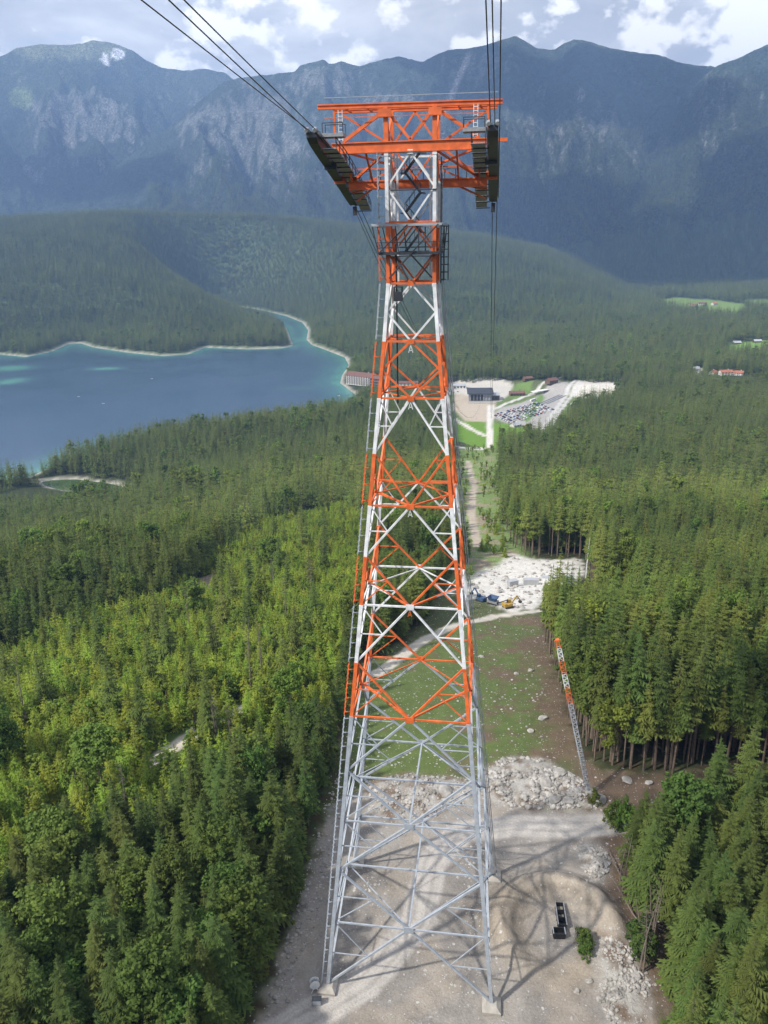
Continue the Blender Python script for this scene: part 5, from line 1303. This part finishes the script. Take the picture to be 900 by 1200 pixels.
# logs, bushes
def log_mesh(L, r, seed):
    rg_ = random.Random(seed); mb = MB(); pts = [(L * k / 5, rg_.uniform(-.12, .12), rg_.uniform(-.05, .05)) for k in range(6)]; mb.tube(pts, [r * (1 - .12 * k) for k in range(6)], 7)
    for _ in range(12):
        x = rg_.uniform(.1, 1) * L; a = rg_.uniform(0, 6.28); l_ = rg_.uniform(.3, .9); mb.bar((x, 0, 0), (x + .3, l_ * math.cos(a), l_ * abs(math.sin(a))), .03)
    me = mb.build('fallen_trunk', M_dead); d = me.data; bpy.data.objects.remove(me); return d
LM = [log_mesh(L, r, i) for i, (L, r) in enumerate(((11, .17), (9, .14), (13, .2)))]
rg = random.Random(9)
for i in range(7):
    x, y = rg.uniform(32.5, 38), rg.uniform(3, 22); 
    if x < 33.5 + .1 * y: x += 1.5
    o = obj('fallen_trunk', LM[i % 3], None, (x, y, hz(x, y) + .35 + .15 * (i % 3))); o.rotation_euler = (0, -rg.uniform(.0, .35), rg.uniform(-.6, 2.2))
    tag(o, 'bare grey trunk lying on the brown bank beside the front right stand', 'fallen trunk', 'fallen bare trunks')
for i in range(14):     # dead poles still standing at the stand's edge
    x, y = rg.uniform(33.5, 37.5), rg.uniform(-4, 21); h_ = rg.uniform(9, 15)
    tb = TB(); trunk_tris(tb, h_, .15, (rg.uniform(-1.5, 1.5), rg.uniform(-1, 1)), 0, 6, 3); bare_twigs(tb, rg, h_, 2, h_ * .95, 0, 40)
    o = obj('dead_tree', tb.mesh('dead_tree', [M_dead]), None, (x, y, hz(x, y))); tag(o, 'thin dead trunk standing bare at the left edge of the front right stand', 'dead tree', 'dead trunks beside the front right stand')
bx_, by_ = 50.5, 213.5
tb = TB(); trunk_tris(tb, 19, .35, (.5, .3), 0, 6, 3); bare_twigs(tb, rg, 19, 6, 18, 0, 20); o = obj('dead_tree', tb.mesh('dead_tree', [M_wh]), None, (bx_, by_, hz(bx_, by_))); tag(o, 'pale dead trunk standing at the far right corner of the white works yard', 'dead tree')
for i, (x, y, s_, lb) in enumerate(((26.2, 1.6, .75, 'upper'), (26.5, .0, .85, 'middle'), (26.4, -1.6, .7, 'lower'))):
    e = empty('bush', (x, y, hz(x, y) - .1), i * 2.0, label=f'{lb} of the three dark green bushes in a row right of the skips', cat='bush', group='bushes right of the skips'); e.scale = (s_, s_, s_)
    c_ = obj('crown', bushes[i % 2][0], e); c_['tint'] = .05; obj('stem', bushes[i % 2][1], e)
for i, (x, y, s_, lb) in enumerate(((34.6, 1.6, 1.3, 'upper'), (35.2, -1.4, 1.45, 'lower'))):
    e = empty('bush', (x, y, hz(x, y) - .1), i * 2.0 + 1, label=f'{lb} of the two big dark green bushes against the front right stand', cat='bush', group='bushes against the front right stand'); e.scale = (s_, s_, s_ * 1.2)
    c_ = obj('crown', bushes[i % 2][0], e); c_['tint'] = -.1; obj('stem', bushes[i % 2][1], e)
for i, (x, y, s_, lb) in enumerate(((34.0, 27.5, 1.1, 'green bush hanging over the right end of the gravel road'), (36.3, 26.0, 1.4, 'taller green bush beside the right end of the gravel road'), (31.6, 33.0, .7, 'small bush among the boulders below the mast'))):
    e = empty('bush', (x, y, hz(x, y) - .1), i * 2.0 + 1, label=lb, cat='bush'); e.scale = (s_, s_, s_ * 1.5)
    c_ = obj('crown', bushes[i % 2][0], e); c_['tint'] = .35; obj('stem', bushes[i % 2][1], e)

# ---------------------------------------------------------------- machines and boxes on the works yard
def container(x, y, rz, m_, L, label, grp=None):
    e = empty('container', (x, y, hz(x, y) - .05), rz, label=label, cat='container', group=grp)
    MB().box((0, 0, 1.3), (L, 2.4, 2.5)).build('shell', m_, e)
    for k in range(int(L / .6)): MB().box((-L / 2 + .3 + k * .6, -1.23, 1.3), (.22, .06, 2.3)).build('rib', m_, e)
    MB().box((L / 2 + .02, 0, 1.3), (.06, 2.2, 2.3)).build('door', M_gr, e); MB().box((0, 0, 2.6), (L + .1, 2.5, .1)).build('roof', M_grey, e)
for i, (x, y, rz, m_, L, lb) in enumerate(((27, 203, .1, M_grey, 6, 'grey site container, left of the row at the back of the works yard'), (34.5, 204.5, -.05, M_whp, 6, 'white site container, middle of the row at the back of the works yard'), (19.5, 199, .5, M_grey, 4, 'small grey site box near the boulders on the works yard'), (42, 206, .2, M_gr, 5, 'dark site container at the right end of the works yard row'))):
    container(x, y, rz, m_, L, lb)
def digger(x, y, rz, m_, label, cat='excavator'):
    e = empty('excavator', (x, y, hz(x, y) - .05), rz, label=label, cat=cat)
    for s_ in (-1, 1):
        MB().tube([(-1.6, s_ * 1.1, .45), (1.6, s_ * 1.1, .45)], .42, 10).box((0, s_ * 1.1, .45), (3.2, .5, .8)).build('track', M_tyre, e)
    MB().box((-.3, 0, 1.35), (3.4, 2.3, .9)).box((-1.6, 0, 1.9), (1.0, 2.2, .6)).build('body', m_, e)
    c_ = MB().box((.7, .55, 2.3), (1.3, 1.0, 1.5)).build('cab', m_, e); MB().box((1.38, .55, 2.45), (.05, .85, 1.0)).build('windscreen', M_glass, c_); MB().box((.7, 1.08, 2.45), (1.0, .05, .9)).build('window', M_glass, c_)
    MB().bar((1.2, -.3, 1.6), (3.6, -.3, 4.2), .35, .45).build('boom', m_, e); MB().bar((3.6, -.3, 4.2), (5.2, -.3, 2.0), .28, .35).build('arm', m_, e)
    MB().box((5.2, -.3, 1.4), (.9, 1.1, .8)).build('bucket', M_dk, e)
digger(7.0, 171.5, 2.4, M_blue, 'blue excavator parked on the left corner of the works yard')
digger(17.0, 165.5, .6, M_yel, 'yellow excavator among the boulders at the near edge of the works yard')
# crusher: hopper, conveyor, engine box
x, y = 11.5, 168.2; e = empty('stone_crusher', (x, y, hz(x, y)), -.5, label='grey stone crusher with sloping conveyor between the two excavators', cat='crusher')
MB().box((0, 0, 1.1), (4, 1.8, 1.2)).build('body', M_gr, e); v = [(-1.2, -1.1, 1.8), (1.2, -1.1, 1.8), (1.2, 1.1, 1.8), (-1.2, 1.1, 1.8), (-1.8, -1.6, 3.1), (1.8, -1.6, 3.1), (1.8, 1.6, 3.1), (-1.8, 1.6, 3.1)]
MB().add(v, [(0, 1, 5, 4), (1, 2, 6, 5), (2, 3, 7, 6), (3, 0, 4, 7), (0, 3, 2, 1)]).build('hopper', M_blue, e); MB().bar((1.8, 0, .9), (6.0, 0, 3.4), .9, .18).build('conveyor', M_tyre, e)
for s_ in (-1, 1): MB().box((0, s_ * .95, .35), (3.6, .4, .7)).build('track', M_tyre, e)

# ---------------------------------------------------------------- buildings
def house(x, y, rz, L, D, Hh, roofh, mw, mr, name, label, cat='house', fl=2, nb=5, over=.8, grp=None, base_z=None):
    z = hz(x, y) if base_z is None else base_z
    e = empty(name, (x, y, z - .3), rz, label=label, cat=cat, group=grp)
    wl = MB().box((0, 0, Hh / 2), (L, D, Hh)); v = []
    gx = L / 2
    wl.add([(-gx, -D / 2, Hh - .01), (-gx, D / 2, Hh - .01), (-gx, 0, Hh + roofh - .3), (gx, -D / 2, Hh - .01), (gx, D / 2, Hh - .01), (gx, 0, Hh + roofh - .3)], [(0, 2, 1), (3, 4, 5)])
    wl.build('wall', mw, e)
    gx = L / 2 + over; gy = D / 2 + over; k = roofh * (gy / (D / 2)); zt = Hh + roofh; ze = zt - k; t_ = .3
    for s_ in (-1, 1):
        q = [(-gx, s_ * gy, ze), (gx, s_ * gy, ze), (gx, 0, zt), (-gx, 0, zt)]
        v = q + [(a, b, c - t_) for a, b, c in q]
        r_ = MB().add(v, [(0, 1, 2, 3), (7, 6, 5, 4), (0, 4, 5, 1), (1, 5, 6, 2), (2, 6, 7, 3), (3, 7, 4, 0)]).build('roof', mr, e)
    MB().box((L * .2, D * .12, zt), (1.0, 1.0, 2.0)).build('chimney', mw, e)
    fh = Hh / fl
    for f in range(fl):
        for i in range(nb):
            for s_ in (-1, 1):
                w_ = MB().box((-L / 2 + L * (i + .5) / nb, s_ * (D / 2 + .03), fh * (f + .55)), (L / nb * .5, .08, fh * .5)).build('window', M_glass, e)
    return e
def balconies(e, L, D, Hh, fl):
    for f in range(1, fl):
        MB().box((0, -D / 2 - .8, Hh / fl * f), (L * .96, 1.5, .25)).build('balcony', M_wallw, e); MB().box((0, -D / 2 - 1.5, Hh / fl * f + .6), (L * .96, .12, .9)).build('balustrade', M_wood, e)
hx, hy = -232, 1300
h1 = house(hx, hy, -.5, 62, 20, 17, 6, M_wallw, M_roofr, 'lakeside_hotel', 'big white lakeside hotel with brown red roof on the shore', 'hotel', 4, 11); balconies(h1, 62, 20, 17, 4)
h2 = house(hx + 40, hy - 30, -.5, 40, 18, 15, 5, M_wood, M_roofr, 'lakeside_hotel', 'timber hotel wing with red brown roof right of the lakeside hotel', 'hotel', 3, 7); balconies(h2, 40, 18, 15, 3)
for i, (x, y, L, D, h_, rz, lb) in enumerate(((-146, 1262, 40, 13, 6, .05, 'long red roofed guest house seen through the tower between hotel and station'), (-112, 1284, 14, 11, 6, .3, 'small red roofed house right of the long guest house'))):
    house(x, y, rz, L, D, h_, 3.2, M_wallw, M_roofr, 'guest_house', lb, 'house', 2, 6)
# valley station
sx_, sy_ = -14, 1150; z = hz(sx_, sy_)
st = empty('valley_station', (sx_, sy_, z - .2), R_(4), label='dark angular cable car valley station at the end of the clearing', cat='station')
MB().box((0, 0, 6), (36, 30, 12)).build('wall', M_gr, st)
MB().box((-6, -15.4, 6.2), (20, .8, 9)).build('dark_opening_slab', M_blk, st)  # solid black slab stands in for the shade inside the docking opening
for k in range(7): MB().box((-15.5 + k * 5.1, -15.95, 6.6), (.7, .5, 11)).build('column', M_grey, st)
v = [(-21, -19, 12.2), (21, -19, 12.2), (21, 17, 15.5), (-21, 17, 15.5)]; v += [(a, b, c + .8) for a, b, c in v]
MB().add(v, [(3, 2, 1, 0), (4, 5, 6, 7), (0, 1, 5, 4), (1, 2, 6, 5), (2, 3, 7, 6), (3, 0, 4, 7)]).build('roof', M_dk, st)
MB().box((24, 3, 4), (14, 22, 8)).build('annexe', M_wood, st); MB().box((24, 3, 8.3), (16, 24, .6)).build('annexe_roof', M_grey, st)
for k in range(5): MB().box((19.5 + k * 2.3, -8.1, 4.4), (1.5, .2, 4)).build('window', M_glass, st)
MB().box((2, -26, .5), (44, 14, 1.0)).build('forecourt_slab', M_con, st)
house(46, 1188, .2, 24, 12, 5, 3, M_wood, M_roofr, 'ticket_house', 'brown ticket house behind the car park', 'house', 2, 5)
house(104, 1232, .75, 20, 11, 6, 3.5, M_wood, M_roofr, 'rail_station_house', 'brown rack railway station house beside the white platform roof', 'house', 2, 5)
e = empty('platform_roof', (84, 1204, hz(84, 1204)), .75, label='long white platform canopy of the rack railway station', cat='platform roof')
MB().box((0, 0, 5.2), (34, 9, .6)).build('canopy', M_whp, e)
for k in range(5):
    for s_ in (-1, 1): MB().bar((-15 + k * 7.5, s_ * 3.6, 0), (-15 + k * 7.5, s_ * 3.6, 5), .4).build('post', M_gr, e)
MB().box((0, 0, .45), (40, 9, .9)).build('platform_edge', M_con, e)
for j, lb in enumerate(('left', 'middle', 'right')):
    e = empty('railway_track', (98 + j * 7, 1188 + j * 2 - 30, hz(98, 1160) + .02), 1.12, label=f'{lb} railway track of the rack railway running toward the platform', cat='railway track')
    MB().box((0, 0, .1), (96, 3.2, .2)).build('ballast', M_gr, e)
    for s_ in (-1, 1): MB().box((0, s_ * .75, .28), (96, .14, .16)).build('rail', M_dk, e)
    MB().box((0, 0, .24), (96, .1, .1)).build('rack', M_dk, e)
for i, (x, y, L, D, h_, rz, mr, lb) in enumerate(((384, 1236, 20, 12, 6, .2, M_rooft, 'orange roofed chalet at the forest edge on the far right'), (402, 1228, 13, 10, 5, -.4, M_rooft, 'smaller orange roofed chalet right of the bigger one'), (366, 1243, 12, 9, 5, .8, M_rooft, 'narrow orange roofed house left of the chalets'), (352, 1300, 11, 8, 4, .3, M_grey, 'grey roofed shed in the woods left of the chalets'))):
    house(x, y, rz, L, D, h_, 3, M_wallw, mr, 'chalet', lb, 'house', 2, 4)
for i, (dx_, dy_, L, rz, mr, lb) in enumerate(((-14, 0, 20, .1, M_rooft, 'left farmhouse on the far green meadow'), (12, 8, 26, -.1, M_roofr, 'middle long farmhouse on the far green meadow'), (38, -6, 16, .4, M_rooft, 'right farmhouse on the far green meadow'))):
    house(FARM[0] + dx_ * 1.3, FARM[1] + dy_, rz, L, 14, 6, 4, M_wallw, mr, 'farmhouse', lb, 'house', 2, 4)
for i in range(7):
    x, y = VILL[0] - 60 + i * 27, VILL[1] + (i % 3) * 26
    house(x, y, .3 * i, 18, 12, 7, 4, M_wallw, M_rooft if i % 2 else M_roofr, 'village_house', ('white village house with orange roof' if i % 2 else 'white village house with brown roof') + ' in the shaded valley far right', 'house', 2, 3, grp='village houses in the shaded valley')
for (x, y, lb) in ((FARMB[0] - 20, FARMB[1] + 30, 'left barn above the small green field on the right'), (FARMB[0] + 22, FARMB[1] + 34, 'right barn above the small green field on the right')):
    house(x, y, .1, 15, 10, 4, 3, M_wood, M_grey, 'barn', lb, 'barn', 1, 3)

for i, ((x, y), L, D, h_, mr, mw, lb) in enumerate(zip(STPTS, (22, 16, 14, 26, 12, 18), (12, 9, 9, 11, 8, 10), (6, 5, 4, 5, 4, 5), (M_grey, M_roofr, M_grey, M_roofr, M_grey, M_rooft), (M_wallw, M_wood, M_wallw, M_wood, M_wood, M_wallw), ('white kiosk building with grey roof left of the valley station', 'small brown kiosk just behind the car park', 'low white hut at the near corner of the car park', 'long brown shed beside the white gravel at the far right of the car park', 'small brown hut between the railway tracks and the trees', 'red roofed house among trees behind the white lot'))):
    house(x, y, .2 + .3 * i, L, D, h_, 2.5, mw, mr, 'station_outbuilding', lb, 'building', 1, 4)
rg = random.Random(44)
for i in range(14):
    x, y = rg.uniform(-120, -30), rg.uniform(-5, 210)
    if hz(x, y) > 20 or sdf(REG['clear'], np.array([x]), np.array([y]))[0] < 4: continue
    h_ = rg.uniform(15, 23); tb = TB(); trunk_tris(tb, h_, .2, (rg.uniform(-.8, .8), rg.uniform(-.8, .8)), 0, 6, 3); bare_twigs(tb, rg, h_, 3, h_ * .97, 0, 150)
    o = obj('dead_tree', tb.mesh('dead_tree', [M_dead]), None, (x, y, hz(x, y))); tag(o, 'grey dead spruce standing bare among the green trees left of the tower', 'dead tree', 'dead spruces among the trees left of the tower')

# ---------------------------------------------------------------- cars and coaches in the car park
car_cols = {'white': (.7, .7, .7), 'silver': (.42, .44, .46), 'black': (.02, .02, .024), 'dark grey': (.09, .095, .1), 'blue': (.03, .07, .22), 'red': (.35, .02, .02)}
M_car = {k: mat(k.replace(' ', '_') + '_car_paint', v, .25, .2, var=.05) for k, v in car_cols.items()}
def car_mb(L, hgt):
    h = L / 2; pr = [(-h, .35), (-h, .85), (-h * .72, 1.0), (-h * .52, hgt), (h * .30, hgt), (h * .55, 1.0), (h, .8), (h, .35)]; mb = MB()
    n = len(pr); v = [(x, -.86, z) for x, z in pr] + [(x, .86, z) for x, z in pr]
    mb.add(v, [tuple(range(n)), tuple(range(2 * n - 1, n - 1, -1))] + [(i, n + i, n + (i + 1) % n, (i + 1) % n) for i in range(n)]); 
    for i in (3, 4, n + 3, n + 4): mb.v[i] = (mb.v[i][0], mb.v[i][1] * .82, mb.v[i][2])
    return mb
protoc = {}
bodyd, glassd, wheeld = {}, None, None
gb_ = MB().bar((-1.05, 0, 1.22), (.9, 0, 1.22), 1.56, .28); o = gb_.build('glazing', M_glass); glassd = o.data; bpy.data.objects.remove(o)
wm = MB().tube([(0, -.1, .32), (0, .1, .32)], .32, 10); o = wm.build('wheel', M_tyre); wheeld = o.data; bpy.data.objects.remove(o)
for k, m_ in M_car.items(): o = car_mb(4.3, 1.45).build('body', m_); bodyd[k] = o.data; bpy.data.objects.remove(o)
rg = random.Random(21); ncar = 0
pk_o = np.array(PARK[0]); ux = np.array(PARK[1]) - pk_o; uy = np.array(PARK[2]) - pk_o; lx_, ly_ = np.linalg.norm(ux), np.linalg.norm(uy); ux /= lx_; uy /= ly_
rows = int(ly_ / 9); cols = int(lx_ / 3.2)
for r_ in range(rows):
    for c_ in range(cols):
        if rg.random() < .22 or ncar >= 250: continue
        p = pk_o + ux * (c_ + .5) * 3.2 + uy * (r_ + .5) * 9
        cn = rg.choices(list(car_cols), (5, 4, 4, 4, 2, 1))[0]
        e = empty('parked_car', (p[0], p[1], hz(p[0], p[1]) + .02), math.atan2(uy[1], uy[0]) + rg.choice((0, math.pi)), label=f'{cn} car parked in the rows beside the valley station', cat='car', group='cars parked beside the valley station'); e.scale = (1.05, 1.05, 1.05)
        obj('body', bodyd[cn], e); obj('glazing', glassd, e)
        for sx in (-1.35, 1.35):
            for sy in (-.78, .78): obj('wheel', wheeld, e, (sx, sy, 0))
        ncar += 1
def coach(x, y, rz, m_, label):
    e = empty('coach', (x, y, hz(x, y)), rz, label=label, cat='coach')
    MB().box((0, 0, 1.9), (12, 2.5, 3.0)).build('body', m_, e); 
    for s_ in (-1, 1): MB().box((0, s_ * 1.27, 2.4), (11.2, .05, 1.1)).build('window_band', M_glass, e)
    for sx in (-3.8, 3.8):
        for sy in (-1.1, 1.1): MB().tube([(sx, sy - .15, .5), (sx, sy + .15, .5)], .5, 10).build('wheel', M_tyre, e)
coach(70, 1140, .9, M_whp, 'white coach parked beside the rack railway tracks'); coach(-66, 1180, 1.2, M_whp, 'white coach parked left of the valley station')
for i in range(16):
    x, y = -78 + (i % 8) * 3.6, 1205 + (i // 8) * 10; cn = rg.choice(['white', 'silver', 'black'])
    e = empty('parked_car', (x, y, hz(x, y) + .02), 1.5, label=f'{cn} car parked on the pale lot left of the valley station', cat='car', group='cars parked left of the valley station')
    obj('body', bodyd[cn], e); obj('glazing', glassd, e)
    for sx in (-1.35, 1.35):
        for sy in (-.78, .78): obj('wheel', wheeld, e, (sx, sy, 0))

# ---------------------------------------------------------------- boats
for (x, y), lb in zip(BOATS, ('small white boat nearest the left of the lake', 'small white boat right of another on the open lake', 'small boat far out on the lake', 'small dark boat off the hotel shore')):
    e = empty('rowing_boat', (x, y, LAKE_Z), .4, label=lb, cat='boat')
    n = 9; v = []
    for i in range(n):
        u = i / (n - 1) * 2 - 1; wd = .9 * (1 - abs(u) ** 3) + .02
        v += [(u * 2.6, -wd, .55 + .15 * u * u), (u * 2.5, 0, -.2), (u * 2.6, wd, .55 + .15 * u * u)]
    f = []
    for i in range(n - 1):
        for k in (0, 1): f += [(3 * i + k, 3 * i + 3 + k, 3 * i + 4 + k, 3 * i + 1 + k), (3 * i + 1 + k, 3 * i + 4 + k, 3 * i + 3 + k, 3 * i + k)]
    mh = MB(); mh.add(v, f[0::2]); mh.build('hull', M_whp, e)
    for u in (-1, .6): MB().box((u, 0, .35), (.35, 1.4, .08)).build('bench', M_wood, e)
print('built things', round(time.time() - T0, 1))
# ---------------------------------------------------------------- clouds that shade the far range, and the air
M_cloud = bpy.data.materials.new('cloud'); M_cloud.use_nodes = True
_b = M_cloud.node_tree.nodes['Principled BSDF']; _b.inputs['Base Color'].default_value = (.9, .9, .92, 1); _b.inputs['Roughness'].default_value = 1; _b.inputs['Specular IOR Level'].default_value = 0
for gname, pts in CLOUDS.items():
    rg = random.Random(len(pts)); bm = bmesh.new()
    for (x, y) in pts:
        for k in range(3):
            r_ = rg.uniform(170, 300); bmesh.ops.create_icosphere(bm, subdivisions=3, radius=1.0, matrix=Matrix.Translation((x + rg.uniform(-190, 190), y + rg.uniform(-190, 190), 2480 + rg.uniform(0, 120))) @ Matrix.Diagonal((r_, r_ * rg.uniform(.7, 1.2), rg.uniform(110, 190), 1)))
    for v in bm.verts:
        n_ = mnoise.fractal(v.co / 130, 1.0, 2.0, 4); v.co += Vector((n_ * 95, mnoise.noise(v.co / 110 + Vector((9, 3, 1))) * 95, n_ * 45))
        v.co.z = max(v.co.z, 2290 + 12 * n_)
    me = bpy.data.meshes.new('cloud'); bm.to_mesh(me); bm.free(); me.materials.append(M_cloud); me.polygons.foreach_set('use_smooth', [True] * len(me.polygons))
    o = obj('cloud', me); tag(o, {'left': 'white cumulus cloud drifting over the left range', 'high': 'white cumulus cloud drifting over the crest of the middle range', 'low': 'white cumulus cloud drifting over the right valley'}[gname], 'cloud', kind='stuff')
hm = bpy.data.materials.new('air'); hm.use_nodes = True; t = hm.node_tree; t.nodes.clear()
o_ = t.nodes.new('ShaderNodeOutputMaterial'); pv = t.nodes.new('ShaderNodeVolumePrincipled')
pv.inputs['Color'].default_value = (.33, .54, 1.0, 1); pv.inputs['Density'].default_value = HAZE; pv.inputs['Anisotropy'].default_value = 0.1
t.links.new(pv.outputs[0], o_.inputs['Volume'])
zt_, zb_ = float(GZ[:, rad < 29000].max()) + 12, float(GZ.min()) - 1.0
mb = MB(); mb.box((0, 0, (zt_ + zb_) / 2), (60400, 60400, zt_ - zb_))
hz_o = mb.build('haze', hm); tag(hz_o, 'thin bluish summer haze filling the valley air', 'haze', kind='stuff')
print('done', round(time.time() - T0, 1), 'objects', len(bpy.data.objects))
